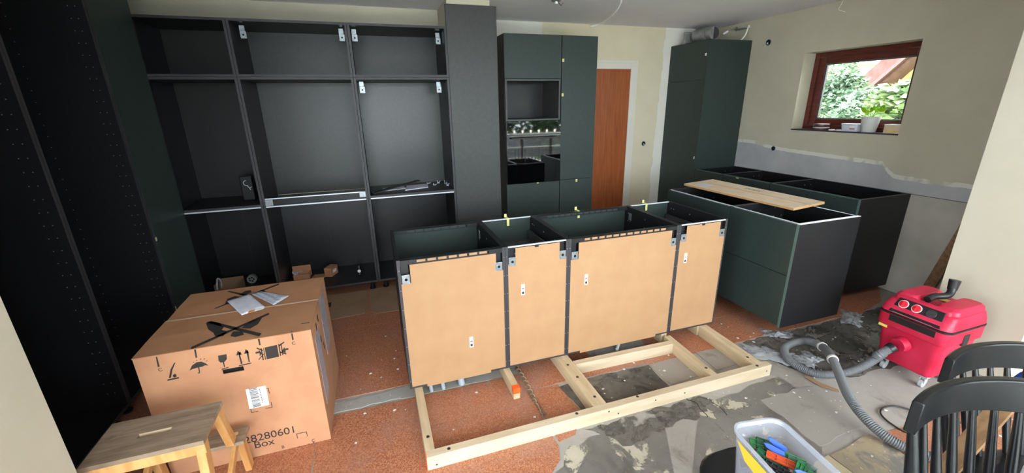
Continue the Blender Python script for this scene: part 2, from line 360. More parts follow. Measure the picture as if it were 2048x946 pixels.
sheet('plywood_board', [(1.771, -1.102, 0), (1.871, -1.094, 0), (1.874, -1.204, 0), (1.846, -1.333, 0), (1.526, -1.22, 0)], 'floor_ply', 0.006, 0.002)
sheet('mottled_board', [(1.879, -1.094, 0), (2.033, -1.087, 0), (2.198, -1.07, 0), (2.209, -1.095, -0), (2.217, -1.195, -0), (2.2, -1.299, 0), (2.118, -1.365, 0), (1.872, -1.278, 0), (1.878, -1.205, 0)], 'floor_mottled', 0.005, 0.006)

ceiling = struct(bx('ceiling', 'painted_ceiling', -2.3, 5.3, -3.5, 2.9, CZ, CZ+0.15))
# back wall with the door opening
DX0, DX1, DZ = 2.26, 3.035, 2.058
struct(MB().box(1.05, DX0, YW, YW+0.2, 0, CZ).box(DX1, 4.6, YW, YW+0.2, 0, CZ).box(DX0, DX1, YW, YW+0.2, DZ, CZ).build('wall_back', 'back_wall_paint'))
struct(bx('wall_back_left', 'painted_wall', -2.3, 0.675, 2.20, 2.73, 0, CZ))
struct(bx('wall_stub', 'painted_wall', 0.675, 1.05, 1.73, 2.73, 0, CZ))
# right wall with the window recess
RX = 4.196; WY0, WY1, WZ0, WZ1 = 0.253, 1.23, 1.34, 2.09
struct(MB().box(RX, RX+0.3, -0.66, WY0, 0, CZ).box(RX, RX+0.3, WY1, YW, 0, CZ).box(RX, RX+0.3, WY0, WY1, 0, WZ0).box(RX, RX+0.3, WY0, WY1, WZ1, CZ).build('wall_right', 'right_wall_plaster'))
struct(MB().box(-2.3, -2.13, -1.4, 2.2, 0, CZ).box(-2.3, -2.13, -3.5, -3.3, 0, CZ).box(-2.3, -2.13, -3.3, -1.4, 0, 0.25).box(-2.3, -2.13, -3.3, -1.4, 2.3, CZ).build('wall_left', 'painted_wall'))
win = thing('added_window', None, None); struct(win)  # unseen side window, added to brighten the right wall and pier
for yy in (-3.3, -2.39, -1.46): bx('window_frame', 'frame_dark', -2.24, -2.18, yy, yy+0.06, 0.25, 2.30, win)
for zz in (0.25, 2.24): bx('window_frame', 'frame_dark', -2.24, -2.18, -3.24, -1.46, zz, zz+0.06, win)
for yy in (-3.24, -2.33): bx('glass_pane', 'window_glass', -2.214, -2.206, yy, yy+0.87 if yy < -3 else yy+0.87, 0.31, 2.24, win)
# wide opening to the dining side, where the photographer stands
struct(bx('wall_front_left', 'painted_wall', -2.13, -1.084, -1.07, -0.66, 0, CZ))
struct(bx('wall_front_right', 'painted_wall', 3.365, 5.3, -1.07, -0.66, 0, CZ))
struct(bx('wall_dining_right', 'painted_wall', 5.1, 5.3, -3.5, -1.07, 0, CZ))
struct(bx('trim_1', 'white_trim', 3.39, 5.1, -1.085, -1.071, 0.0, 0.07))
# glazed garden side behind the camera
gl = struct(MB().box(-2.13, 5.1, -3.5, -3.3, 2.36, CZ).box(-2.13, -1.9, -3.5, -3.3, 0, 2.36).box(4.5, 5.1, -3.5, -3.3, 0, 2.36).build('wall_garden', 'painted_wall'))
win = thing('window_2', None, None); struct(win)
for x in (-1.9, 0.2, 2.3, 4.42): bx('window_frame', 'frame_dark', x, x+0.08, -3.44, -3.36, 0.0, 2.36, win)
bx('window_frame', 'frame_dark', -1.82, 4.42, -3.44, -3.36, 0.0, 0.07, win); bx('window_frame', 'frame_dark', -1.82, 4.42, -3.44, -3.36, 2.29, 2.36, win)
for x in (-1.82, 0.28, 2.38): bx('glass_pane', 'window_glass', x, x+2.02, -3.405, -3.395, 0.07, 2.29, win)

# kitchen window: frame in the recess, sash, pane, slate sill
win = thing('window_1', None, None); struct(win)
fx0, fx1 = 4.352, 4.42
def ring(mb, x0, x1, y0, y1, z0, z1, t):
    mb.box(x0, x1, y0, y0+t, z0, z1); mb.box(x0, x1, y1-t, y1, z0, z1); mb.box(x0, x1, y0+t, y1-t, z0, z0+t); mb.box(x0, x1, y0+t, y1-t, z1-t, z1); return mb
ring(MB(), fx0, fx1, WY0, WY1, WZ0+0.005, WZ1, 0.045).build('window_frame', 'window_wood', win, 0.003)
ring(MB(), fx0+0.018, fx1, WY0+0.047, WY1-0.047, WZ0+0.052, WZ1-0.047, 0.058).build('window_sash', 'window_wood', win, 0.004)
ring(MB(), fx0+0.03, fx1-0.006, WY0+0.106, WY1-0.106, WZ0+0.111, WZ1-0.106, 0.006).build('pane_seal', 'hose_grey', win)
ring(MB(), fx0+0.034, fx1-0.010, WY0+0.113, WY1-0.113, WZ0+0.118, WZ1-0.113, 0.004).build('pane_seal', 'frame_dark', win)
bx('glass_pane', 'window_glass', 4.386, 4.390, WY0+0.110, WY1-0.110, WZ0+0.115, WZ1-0.110, win)
bx('window_sill', 'slate', RX-0.006, fx0, WY0+0.002, WY1-0.002, WZ0+0.0005, WZ0+0.012, win)

# door with frame, set in the back wall
dr = thing('door_1', None, None); struct(dr)
bx('door_leaf', 'door_wood', DX0+0.05, DX1-0.005, YW-0.012, YW+0.03, 0.01, DZ-0.0245, dr)
fr = MB(); fr.box(DX1-0.005, DX1+0.065, YW-0.022, YW, 0, DZ+0.045); fr.box(DX0-0.03, DX1-0.005, YW-0.022, YW, DZ-0.025, DZ+0.045); fr.box(DX0-0.03, DX0+0.045, YW-0.022, YW, 0, DZ-0.025)
fr.build('door_frame', 'white_trim', dr, 0.003)
fr = MB(); fr.box(DX1+0.066, DX1+0.098, YW-0.012, YW, 0, DZ+0.075); fr.box(DX0-0.03, DX1+0.066, YW-0.012, YW, DZ+0.046, DZ+0.075); fr.build('door_architrave', 'white_trim', dr, 0.002)

# ================================================================== CABINETS
def xf(o, M): return M @ Vector(o)
T = 0.018
def frame(p, w, d, h, z0=0.0, body='black_laminate', back='black_back', edge=None, top='panel', bottom=True, legs=True, backgap=0.02, seam=False):
    """cabinet carcase in local axes: opening faces -y, width x, depth y"""
    z1 = z0+h
    for x0 in (0, w-T): bx('side_panel', body, x0+0.0004, x0+T-0.0004, 0, d, z0, z1, p)
    if edge:
        for x0 in (0, w-T): bx('edge_band', edge, x0+0.0004, x0+T-0.0004, -0.0012, 0, z0, z1, p)
        if bottom: bx('edge_band', edge, T, w-T, -0.0012, 0, z0, z0+T, p)
        if top == 'panel': bx('edge_band', edge, T, w-T, -0.0012, 0, z1-T, z1, p)
    if bottom: bx('bottom_panel', body, T, w-T, 0, d-backgap, z0, z0+T, p)
    if top == 'panel': bx('top_panel', body, T, w-T, 0, d-backgap, z1-T, z1, p)
    if top == 'rails':
        bx('front_rail', 'white_metal', T, w-T, 0.0, 0.008, z1-0.012, z1, p); bx('back_rail', 'black_laminate', T, w-T, d-backgap-0.03, d-backgap, z1-0.02, z1, p)
    if top == 'frontrail':
        bx('front_rail', 'white_metal', T, w-T, 0.0, 0.008, z1-0.010, z1, p)
    if back:
        if seam:
            bx('back_panel', back, T, w/2-0.001, d-backgap, d-backgap+0.004, z0+0.002, z1-0.002, p); bx('back_panel', back, w/2+0.001, w-T, d-backgap, d-backgap+0.004, z0+0.002, z1-0.002, p)
            bx('back_seam', 'black_edge', w/2-0.001, w/2+0.001, d-backgap, d-backgap+0.003, z0+0.002, z1-0.002, p)
        else: bx('back_panel', back, T, w-T, d-backgap, d-backgap+0.004, z0+0.002, z1-0.002, p)
    if legs:
        for lx in (0.06, w-0.06):
            for ly in (0.06, d-0.06):
                MB().cyl((lx, ly, 0), (lx, ly, 0.012), 0.028).cyl((lx, ly, 0.012), (lx, ly, z0), 0.017).build('leg', 'black_plastic', p, smooth=True)
def bracket(p, x, y, z, s=1, w=0.040, h=0.050, tail=0.05):
    """zinc wall bracket: plate with a bolt hole and a tongue above"""
    q = MB().box(x-w/2, x+w/2, y-0.003, y, z-h, z).box(x-w/2, x+w/2*0.7, y-0.0015, y+0.02, z+0.002, z+tail*0.8).box(x-s*w/2-0.001, x-s*w/2+0.001, y-0.001, y+0.07, z-h*0.8, z+tail*0.5).build('wall_bracket', 'zinc', p)
    MB().cyl((x, y-0.0036, z-h*0.5), (x, y-0.003, z-h*0.5), 0.007, n=12).build('bolt_hole', 'hole_dark', q)

# ---- open black carcases along the back, three columns of three
cols = [(-1.553, -0.953, 'left'), (-0.951, -0.131, 'middle'), (-0.129, 0.652, 'right')]
FY, BY = 1.683, 2.19
zl = [(0.085, 0.798, 'floor standing'), (0.885, 0.998, 'tall middle'), (1.885, 0.398, 'low top')]
for ci, (x0, x1, cn) in enumerate(cols):
    for li, (z0, h, ln) in enumerate(zl):
        lab = {0: 'open black base cabinet carcase at floor level', 1: 'tall open black wall carcase standing on a base carcase', 2: 'low open black carcase at the top, under the ceiling'}[li] + ', %s column of the back wall' % cn
        c = thing('cabinet_carcase', lab, 'cabinet', (x0, FY, 0))
        w = x1-x0; d = BY-FY
        frame(c, w, d, h, z0, edge='black_edge', back='black_back_shaded' if ci == 0 else ('black_back_low' if li == 0 else ('grey_back_sheen' if (li, ci) == (1, 2) else 'black_back')), top='frontrail' if li == 0 else 'panel', bottom=not (li == 1 and ci == 1), legs=(li == 0), backgap=0.008, seam=(li == 0))
        if li == 2:
            if ci > 0:
                bracket(c, T+0.055 if ci == 1 else T+0.03, 0.12, z0+h-T-0.05, 1); 
                bracket(c, w-T-0.03, 0.12 if ci == 1 else 0.16, z0+h-T-0.05, -1)
        if li == 1 and ci == 2:
            bracket(c, T+0.04, 0.12, z0+h-T-0.05, 1); bracket(c, w-T-0.05, 0.16, z0+h-T-0.05, -1)
        if li == 1 and ci == 1:
            bx('back_rail', 'white_metal', T, w-T, 0.005, 0.012, 0.939, 0.947, c)
            bx('rail_panel', 'black_laminate', T, w-T, 0.012, 0.016, 0.888, 0.939, c)
            bx('corner_bracket', 'zinc', T, T+0.055, -0.002, 0.010, 0.888, 0.936, c); bx('corner_bracket', 'zinc', w-T-0.05, w-T, -0.002, 0.010, 0.900, 0.946, c)

# ---- tall panel beside them
pn = thing('cover_panel', 'full-height matt dark grey cover panel between the open carcases and the oven cabinet', 'panel', (0.655, 1.70, 0))
bx('panel_board', 'grey_panel', 0.002, 0.447, 0.004, 0.026, 0.08, 2.458, pn, 0.004)
bx('panel_edge', 'black_edge', 0, 0.0018, 0.004, 0.024, 0.08, 2.458, pn)
bx('plinth_board', 'black_laminate', 0.02, 0.44, 0.006, 0.024, 0.0, 0.079, pn)

# ---- run of tall carcases on the left, openings facing +x
def holes(p, d, z0, z1, side_x, sgn):
    mb = MB(); z = z0+0.1
    while z < z1-0.1:
        for y in (0.037, 0.069, 0.35):
            mb.box(side_x, side_x+sgn*0.0012, y-0.0021, y+0.0021, z-0.0021, z+0.0021)
        z += 0.0635
    mb.build('pin_hole_glint', 'pin_grey', p, kind='stuff')  # pale dots paint the light glinting at each shelf pin hole
for i, (y0, lab) in enumerate(((-0.335, 'nearest tall open black carcase on the left, next to the wall edge'), (0.402, 'tall open black carcase on the left beside the green door'))):
    c = thing('tall_carcase', lab, 'cabinet', (-1.5, y0, 0), R(90))
    w = 0.735
    frame(c, w, 0.60, 2.36, 0.085, edge='black_edge', legs=True)
    holes(c, 0.6, 0.085, 2.445, w-T-0.0004, -1)
c = thing('tall_green_cabinet', 'tall dark green cabinet door side, in the left corner by the open carcases', 'cabinet', (-1.5, 1.140, 0), R(90))
bx('carcase', 'black_laminate', 0.0, 0.535, 0.02, 0.06, 0.085, 2.44, c)
bx('door', 'green_front', 0.022, 0.535, 0.0, 0.019, 0.09, 2.44, c)
bx('door_edge', 'black_edge', 0.012, 0.0215, 0.001, 0.019, 0.09, 2.44, c)
bx('tape_strip', 'tape_yellow', 0.014, 0.034, -0.0012, 0.0, 0.815, 0.84, c); bx('tape_strip', 'tape_yellow', 0.008, 0.02, -0.0016, -0.0006, 0.30, 0.33, c)
for lx in (0.06, 0.47): MB().cyl((lx, 0.04, 0), (lx, 0.04, 0.085), 0.016).build('leg', 'black_plastic', c, smooth=True)

# ---- green oven housing and narrow tall unit
GY = 1.932
c = thing('oven_cabinet', 'tall dark green cabinet with an open niche above a built-in black glass oven', 'cabinet', (1.236, GY, 0))
w = 0.600; d = 0.585
bx('side_panel', 'black_laminate', 0, T, 0.02, d, 0.085, 2.288, c); bx('side_panel', 'black_laminate', w-T, w, 0.02, d, 0.085, 2.288, c)
bx('top_panel', 'black_laminate', T, w-T, 0.02, d, 2.27, 2.288, c); bx('bottom_panel', 'black_laminate', T, w-T, 0.02, d, 0.085, 0.103, c); bx('back_panel', 'black_back', T, w-T, d-0.01, d, 0.103, 2.27, c)
bx('top_door', 'green_front', 0.0, w-0.004, 0, 0.019, 1.890, 2.288, c, 0.0012)
ni = MB(); ni.box(0.004, 0.022, 0, 0.45, 1.490, 1.886); ni.box(w-0.026, w-0.008, 0, 0.45, 1.490, 1.886); ni.box(0.022, w-0.026, 0, 0.45, 1.868, 1.886); ni.box(0.022, w-0.026, 0, 0.45, 1.490, 1.508); ni.build('niche_box', 'grey_panel', c, 0.001)
bx('niche_back', 'black_laminate', 0.022, w-0.026, 0.42, 0.44, 1.508, 1.868, c)
bx('niche_liner', 'black_laminate', 0.0222, 0.024, 0.003, 0.42, 1.508, 1.868, c)
bx('lower_drawer_front', 'green_front', 0.0, w-0.004, 0, 0.019, 0.09, 0.856, c, 0.0012)
MB().box(0.335, 0.357, -0.0012, 0.0, 0.846, 0.856).box(0.338, 0.356, -0.006, 0.0, 0.852, 0.8565).build('tape_strip', 'tape_yellow', c)
ov = thing('built_in_oven', 'built-in black glass oven with a slim bar handle, below the open niche', 'oven', (1.236, GY, 0))
bx('oven_body', 'black_plastic', 0.03, w-0.03, 0.0, 0.40, 0.875, 1.470, ov)
bx('oven_door', 'black_glass', 0.004, w-0.006, -0.020, -0.001, 0.861, 1.352, ov, 0.001)
bx('control_panel', 'black_glass', 0.004, w-0.006, -0.020, -0.001, 1.357, 1.487, ov, 0.001)
h = MB().box(0.045, w-0.05, -0.062, -0.050, 1.316, 1.330).build('handle', 'bolt_dark', ov, 0.003)
for hx in (0.06, w-0.075): bx('handle_post', 'bolt_dark', hx, hx+0.012, -0.050, -0.020, 1.318, 1.328, h)
c = thing('narrow_tall_cabinet', 'narrow tall dark green cabinet between the oven cabinet and the wooden door', 'cabinet', (1.8375, GY, 0))
w = 0.398
bx('carcase', 'black_laminate', 0, w, 0.02, d, 0.085, 2.288, c)
bx('upper_door', 'green_front', 0.002, w-0.001, 0, 0.019, 0.866, 2.288, c, 0.0012); bx('lower_door', 'green_front', 0.002, w-0.001, 0, 0.019, 0.09, 0.862, c, 0.0012)
for (tx, tz) in ((0.004, 2.075), (0.004, 1.75), (0.19, 0.86)): MB().box(tx, tx+0.022, -0.0013, 0, tz-0.030, tz).build('tape_strip', 'tape_yellow', c)

# ---- island: four carcases back to us on the timber frame
IZ = 0.078
def island_unit(x0, w, label, slotted, sticker, drawer=None):
    c = thing('island_cabinet', label, 'cabinet', (x0, 0, IZ)); h = 0.80; d = 0.60
    for xa in (0, w-T):
        bx('side_panel', 'black_laminate', xa+0.0004, xa+T-0.0004, 0.001, d, 0, h, c); bx('edge_band', 'black_edge', xa+0.0004, xa+T-0.0004, -0.0005, 0.001, 0, h, c)
        mb = MB()
        for k in range(7):
            z = 0.05+k*0.115; mb.cyl((xa+T/2, -0.0016, z), (xa+T/2, -0.0005, z), 0.0022, n=8)
        mb.build('screw_head', 'pin_grey', c, kind='stuff')
    bx('bottom_panel', 'black_edge', T, w-T, 0.0, d, 0, T, c)
    # hardboard back, notched at both upper corners and stepped at the foot
    n = 0.058; s_ = 0.058 if w < 0.5 else 0.062
    top = h-0.012 if not slotted else h-0.030
    if slotted: pts = [(T-0.003, T-0.004), (0.10, T-0.004), (0.10, -0.004), (w-0.11, -0.004), (w-0.11, T-0.004), (w-T+0.003, T-0.004), (w-T+0.003, top-0.105), (w-T-n+0.02, top-0.105), (w-T-n+0.02, top), (T+n-0.01, top), (T+n-0.01, top-0.105), (T-0.003, top-0.105)]
    else: pts = [(T-0.003, T-0.004), (w-T+0.003, T-0.004), (w-T+0.003, top-0.095), (w-T-n+0.015, top-0.095), (w-T-n+0.015, top), (T+n-0.015, top), (T+n-0.015, top-0.095), (T-0.003, top-0.095)]
    b = MB().prism([(x, -0.001, z) for x, z in pts], (0, -0.0025, 0)).build('back_panel', 'hardboard', c)
    sx, sz = sticker
    q = bx('sticker', 'white_sticker', sx-0.0115, sx+0.0115, -0.0042, -0.0036, sz-0.035, sz+0.035, b)
    MB().box(sx-0.007, sx+0.007, -0.0046, -0.0042, sz-0.028, sz-0.012).box(sx-0.006, sx+0.006, -0.0046, -0.0042, sz+0.004, sz+0.010).build('sticker', 'dark_ink', b)
    for k, xa in enumerate((T+0.002, w-T-0.044)):
        q = MB().box(xa, xa+0.042, -0.0040, -0.0005, top-0.108, top-0.055).build('wall_bracket', 'zinc', c, 0.001)
        MB().cyl((xa+0.022, -0.0046, top-0.082), (xa+0.022, -0.0040, top-0.082), 0.008).build('bolt_hole', 'hole_dark', q)
        bx('notch_shade_sheet', 'black_plastic', xa, xa+0.040, 0.018, 0.02, top-0.10, top, c)  # black sheet set back in the notch stands in for shade
    if slotted:
        # vent rails front and rear, slots punched through
        for y0 in (-0.0005, d-0.030):
            mb = MB(); mb.box(T, w-T, y0, y0+0.030, h-0.004, h-0.002)
            mb.box(T, w-T, y0, y0+0.0015, h-0.008, h-0.002); mb.box(T, w-T, y0, y0+0.0015, h-0.030, h-0.022)
            nsl = int((w-0.2)/0.05); x = T
            edges = [0.10+i*(w-0.2)/nsl for i in range(nsl+1)]
            prev = T
            for e in edges: mb.box(prev, e+0.006, y0, y0+0.0015, h-0.022, h-0.008) if prev == T else mb.box(e-0.006, e+0.006, y0, y0+0.0015, h-0.022, h-0.008); prev = e
            mb.box(edges[-1], w-T, y0, y0+0.0015, h-0.022, h-0.008)
            mb.build('vent_rail', 'black_plastic', c)
            bx('rail_liner', 'hardboard' if y0 < 0.1 else 'green_front', 0.10, w-0.10, y0+0.002, y0+0.003, h-0.024, h-0.007, c)
    else:
        for y0 in (0.0, d-0.012): bx('top_rail', 'white_metal', T, w-T, y0, y0+0.010, h-0.008, h-0.001, c)
        bx('rail_clip', 'black_plastic', w/2-0.02, w/2+0.005, -0.0045, -0.0003, h-0.022, h-0.010, c)
    if drawer:
        mb = MB(); mb.box(T+0.02, w-T-0.02, 0.03, d-0.02, 0.62, 0.632); dw = mb.build('drawer_bottom', 'grey_panel', c)
        for xa in (T+0.012, w-T-0.024): MB().prism([(xa, 0.03, 0.632), (xa, d-0.02, 0.632), (xa, d-0.02, 0.70), (xa, 0.03, 0.70)], (0.012, 0, 0)).build('drawer_side', 'grey_panel', c)
        bx('drawer_label', 'white_sticker', w/2-0.04, w/2+0.05, 0.30, 0.315, 0.633, 0.636, c)
    else:
        bx('inner_bracket', 'zinc', T, T+0.004, d-0.09, d-0.06, h-0.10, h-0.045, c); bx('inner_bracket', 'zinc', w-T-0.004, w-T, d-0.09, d-0.06, h-0.10, h-0.045, c)
    dr_ = bx('drawer_front', 'green_front', 0.002, w-0.002, d+0.001, d+0.019, 0.0, h-0.006, c)
    mb = MB()
    for xa in (T+0.0012, w-T-0.0012):
        for yy in (0.05, 0.16, 0.34, 0.52, 0.55):
            for zz in (h-0.05, h-0.11): mb.box(xa-0.0012, xa+0.0012, yy-0.003, yy+0.003, zz-0.003, zz+0.003)
    mb.build('screw_head', 'pin_grey', c, kind='stuff')
    return c
u1 = island_unit(0.0, 0.6, 'wide island cabinet at the left end, sticker low on its back', True, (0.377, 0.235))
u2 = island_unit(0.6, 0.4, 'narrow island cabinet second from the left, sticker high on its back', False, (0.105, 0.52), drawer=True)
u3 = island_unit(1.0, 0.8, 'widest island cabinet, third from the left, above the double cross rail', True, (0.125, 0.52))
u4 = island_unit(1.8, 0.4, 'narrow island cabinet at the right end, nearest the green peninsula', False, (0.075, 0.56), drawer=True)
for u, tx in ((u2, 0.2), (u3, 0.36), (u4, 0.16)):
    MB().box(tx, tx+0.018, 0.585, 0.5875, 0.745, 0.80).box(tx, tx+0.016, 0.5865, 0.634, 0.7985, 0.8015).box(tx-0.008, tx+0.010, 0.62, 0.622, 0.80, 0.825).build('tape_strip', 'tape_yellow', u)

# ---- timber base frame
tf = thing('timber_base_frame', 'pine stud frame on the floor under the island cabinets', 'frame', (0, 0, 0))
FH = IZ
f = MB().box(0.026, 2.155, -0.532, -0.488, 0.0, FH).build('front_beam', 'pine', tf, 0.002)
MB().box(0.024, 0.0262, -0.533, -0.487, 0.003, FH).build('paint_mark', 'orange_paint', f)
bx('rear_beam', 'pine', 0.026, 2.155, 0.53, 0.575, 0.0, FH, tf, 0.002)
for (x0, x1) in ((0.026, 0.071), (0.93, 1.01)): bx('cross_beam', 'pine_cross', x0, x1, -0.488, 0.53, 0.0, FH, tf, 0.002)
for (a, b) in (((1.77, -0.03), (1.745, -0.488)), ((2.105, 0.0), (2.085, -0.488))):
    mb = MB(); dxx = 0.046 if a[0] < 2 else 0.068
    mb.prism([(a[0]-dxx/2, a[1], 0.0), (b[0]-dxx/2, b[1], 0), (b[0]+dxx/2, b[1], 0), (a[0]+dxx/2, a[1], 0)], (0, 0, FH)); mb.build('cross_beam', 'pine_cross', tf, 0.002)
for x in (1.745, 2.06): bx('cross_beam', 'pine_cross', x, x+0.046, 0.0, 0.53, 0.0, FH, tf, 0.002)
MB().prism([(1.012, -0.115, 0), (1.745, -0.13, 0), (1.745, -0.085, 0), (1.012, -0.072, 0)], (0, 0, FH)).build('middle_beam', 'pine', tf, 0.002)
mb = MB()
for (x, y) in ((0.05, -0.40), (0.135, -0.51), (0.82, -0.505), (0.975, -0.42), (0.965, -0.23), (0.965, -0.10), (1.20, -0.50), (1.75, -0.42), (2.08, -0.42), (2.06, -0.51)):
    zt = FH
    mb.cyl((x, y, zt), (x, y, zt+0.0008), 0.0085, n=12)
mb.build('bolt_hole', 'bolt_dark', tf, kind='stuff')
mb = MB()
for (x, z) in ((0.07, 0.025), (1.00, 0.06), (1.06, 0.03), (1.5, 0.045), (2.12, 0.04), (1.30, 0.05)): mb.cyl((x, -0.5322, z), (x, -0.5328, z), 0.005, n=10)
mb.build('screw_head', 'bolt_dark', tf, kind='stuff')
for pts_, lab in (([(1.518, -0.518, 0.001), (1.517, -0.545, 0.001), (1.54, -0.567, 0.001), (1.544, -0.591, 0.001), (1.528, -0.628, 0.001), (1.53, -0.671, 0.001), (1.524, -0.693, 0.001)], 0), ([(1.629, -0.568, 0.001), (1.638, -0.585, 0.001), (1.63, -0.608, 0.001), (1.643, -0.639, 0.001), (1.642, -0.677, 0.001), (1.632, -0.715, 0.001)], 1)):
    mb = MB()
    for a_, b_ in zip(pts_, pts_[1:]): mb.bar(a_, b_, 0.0045 if lab == 0 else 0.003, 0.001)
    mb.build('floor_crack', 'hole_dark', floor)
t_ = thing('timber_offcut', 'short pine stud with an orange painted end, poking out under the island', 'timber', (0, 0, 0))
bx('stud', 'pine_cross', 0.568, 0.608, -0.204, 0.40, 0.0045, FH, t_, 0.0015); MB().box(0.567, 0.609, -0.2056, -0.170, 0.042, FH+0.0006).build('painted_end', 'orange_paint', t_)

# conduits and wire
for (x, y, r, h) in ((0.125, 0.006, 0.012, 0.07), (0.197, 0.004, 0.012, 0.07), (0.311, 0.011, 0.021, 0.07)):
    o = MB().cyl((x, y+0.03, 0.004), (x-0.005, y+0.045, h), r, n=16).build('conduit', 'pipe_grey', None, smooth=True)
    tag(o, {0.125: 'thin grey conduit stub nearest the left end of the island', 0.197: 'second thin grey conduit stub, beside the thick one', 0.311: 'thick grey conduit stub rising from the floor under the island'}[x], 'pipe')
o = MB().cyl((1.40, 0.02, 0.02), (1.47, 0.10, 0.028), 0.011, n=12).build('pipe_end', 'white_sticker', None, smooth=True); tag(o, 'small white pipe end lying under the widest island cabinet', 'pipe')
pts = []
for k in range(60):
    s_ = k/59; amp = 0.013*(1-max(0, s_-0.6)/0.4); pts.append((0.678+0.006*math.sin(s_*5)+amp*math.sin(k*1.15), 0.08-0.46*s_, 0.017+0.009*math.cos(k*1.15)))
o = MB().tube(spline(pts, 3), 0.0032, 6).build('wavy_wire', 'copper_wire', None, smooth=True); tag(o, 'wavy brass-coloured wire lying in the open floor joint', 'wire')
for dx, wl in ((0.0, 'left'), (0.009, 'right')):
    o = MB().tube(spline([(0.672+dx, -0.16, 0.012), (0.676+dx*1.5, -0.27, 0.012), (0.688+dx, -0.388, 0.012)], 6), 0.003, 6).build('straight_wire', 'copper_wire', None, smooth=True)
    tag(o, wl+' one of two straight brass-coloured wire ends by the wavy wire', 'wire')

# ---- peninsula: two units with fronts facing -x
def row_unit(name, label, x0, yfar, w, d, z0, z1, fronts, stripmat='white_metal', endpanel=None, legs=True):
    c = thing(name, label, 'cabinet', (x0, yfar, 0), R(-90)); 
    for xa in (0, w-T): bx('side_panel', 'black_laminate', xa+0.0004, xa+T-0.0004, 0.02, d, z0, z1-0.002, c)
    bx('bottom_panel', 'black_laminate', T, w-T, 0.02, d, z0, z0+T, c); bx('back_panel', 'black_laminate', T, w-T, d-0.012, d-0.008, z0+T, z1-0.002, c)
    bx('front_rail', stripmat, 0.0, w, 0.0205, 0.030, z1-0.006, z1, c); bx('rear_rail', stripmat if stripmat == 'white_metal' and x0 < 3 else 'black_edge', T, w-T, d-0.010, d-0.002, z1-0.006, z1, c)
    bx('side_top_edge', 'black_edge', 0.0004, T-0.0004, 0.03, d-0.01, z1-0.0018, z1-0.0005, c)
    for (za, zb) in fronts: bx('drawer_front', 'green_front', 0.0015, w-0.0015, 0.0, 0.0195, za, zb, c, 0.001)
    mb = MB()
    for xa in (T+0.001, w-T-0.001):
        for yy in (0.08, 0.2, 0.45, 0.53):
            for zz in (z1-0.05, z1-0.12): mb.box(xa-0.001, xa+0.001, yy-0.004, yy+0.004, zz-0.004, zz+0.004)
    mb.build('screw_head', 'pin_grey', c, kind='stuff')
    if legs:
        for lx in ((0.07, w-0.07) if x0 > 3 else (w*0.4, w*0.6)):
            for ly in ((0.10, d-0.06) if x0 > 3 else (0.36, 0.50)): MB().cyl((lx, ly, 0.004), (lx, ly, 0.016), 0.028).cyl((lx, ly, 0.016), (lx, ly, z0), 0.017).build('leg', 'black_plastic', c, smooth=True)
    return c
PZT = 0.874
row_unit('peninsula_cabinet', 'far dark green peninsula drawer cabinet, half hidden behind the island', 2.512, 1.013, 0.719, 0.568, 0.135, PZT, [(0.14, 0.507), (0.511, PZT-0.006)])
c = row_unit('peninsula_cabinet', 'near dark green peninsula drawer cabinet with a black end panel', 2.512, 0.292, 0.548, 0.568, 0.135, PZT, [(0.13, 0.507), (0.511, PZT-0.004)])
bx('end_panel', 'black_laminate', 0.5485, 0.5665, 0.0, 0.570, 0.120, PZT-0.001, c, 0.001)
bx('end_panel_edge', 'green_edge', 0.5485, 0.5665, -0.0012, 0.0, 0.120, PZT-0.001, c)
bx('end_rail', 'white_metal', 0.545, 0.5675, 0.004, 0.568, PZT-0.001, PZT+0.002, c)

# ---- base units and tall cabinet along the window wall
QX = 3.592
for i, (yf, w, lab) in enumerate(((1.888, 0.407, 'narrow open-top base cabinet next to the tall green cabinet by the wall'), (1.479, 0.606, 'middle open-top base cabinet along the window wall'), (0.871, 0.802, 'wide open-top base cabinet at the near end of the window wall'))):
    c = row_unit('wall_base_cabinet', lab, QX, yf, w, 0.60, 0.09, PZT, [(0.10, 0.70), (0.704, PZT-0.006)], stripmat='green_edge')
    if i == 2:
        bx('end_panel', 'black_laminate', 0.8025, 0.8205, 0.0, 0.602, 0.045, PZT, c, 0.001); bx('end_panel_edge', 'green_edge', 0.8025, 0.8205, -0.0012, 0.0, 0.045, PZT, c)
    if i == 1: bx('tape_strip', 'tape_yellow', 0.20, 0.235, -0.001, 0.004, PZT-0.016, PZT-0.006, c)
c = thing('tall_corner_cabinet', 'tall dark green cabinet in the corner left of the window, silver duct on top', 'cabinet', (QX, YW-0.004, 0), R(-90))
w = YW-0.004-1.892
bx('carcase', 'black_laminate', 0, w-0.019, 0.02, 0.60, 0.085, 2.295, c)
bx('side_cover', 'green_front', w-0.0185, w, 0.0, 0.602, 0.085, 2.297, c)
bx('top_door', 'green_front', 0.002, w-0.0205, 0.0, 0.0195, 1.882, 2.297, c, 0.001); bx('main_door', 'green_front', 0.002, w-0.0205, 0.0, 0.0195, 0.09, 1.878, c, 0.001)
bx('tape_strip', 'white_sticker', w-0.045, w-0.02, -0.0013, 0.0, 2.13, 2.158, c); bx('tape_strip', 'white_sticker', w-0.04, w-0.026, -0.0013, 0.0, 0.99, 1.02, c)
for lx in (0.07, w-0.07):
    for ly in (0.10, 0.54): MB().cyl((lx, ly, 0.004), (lx, ly, 0.085), 0.017).build('leg', 'black_plastic', c, smooth=True)
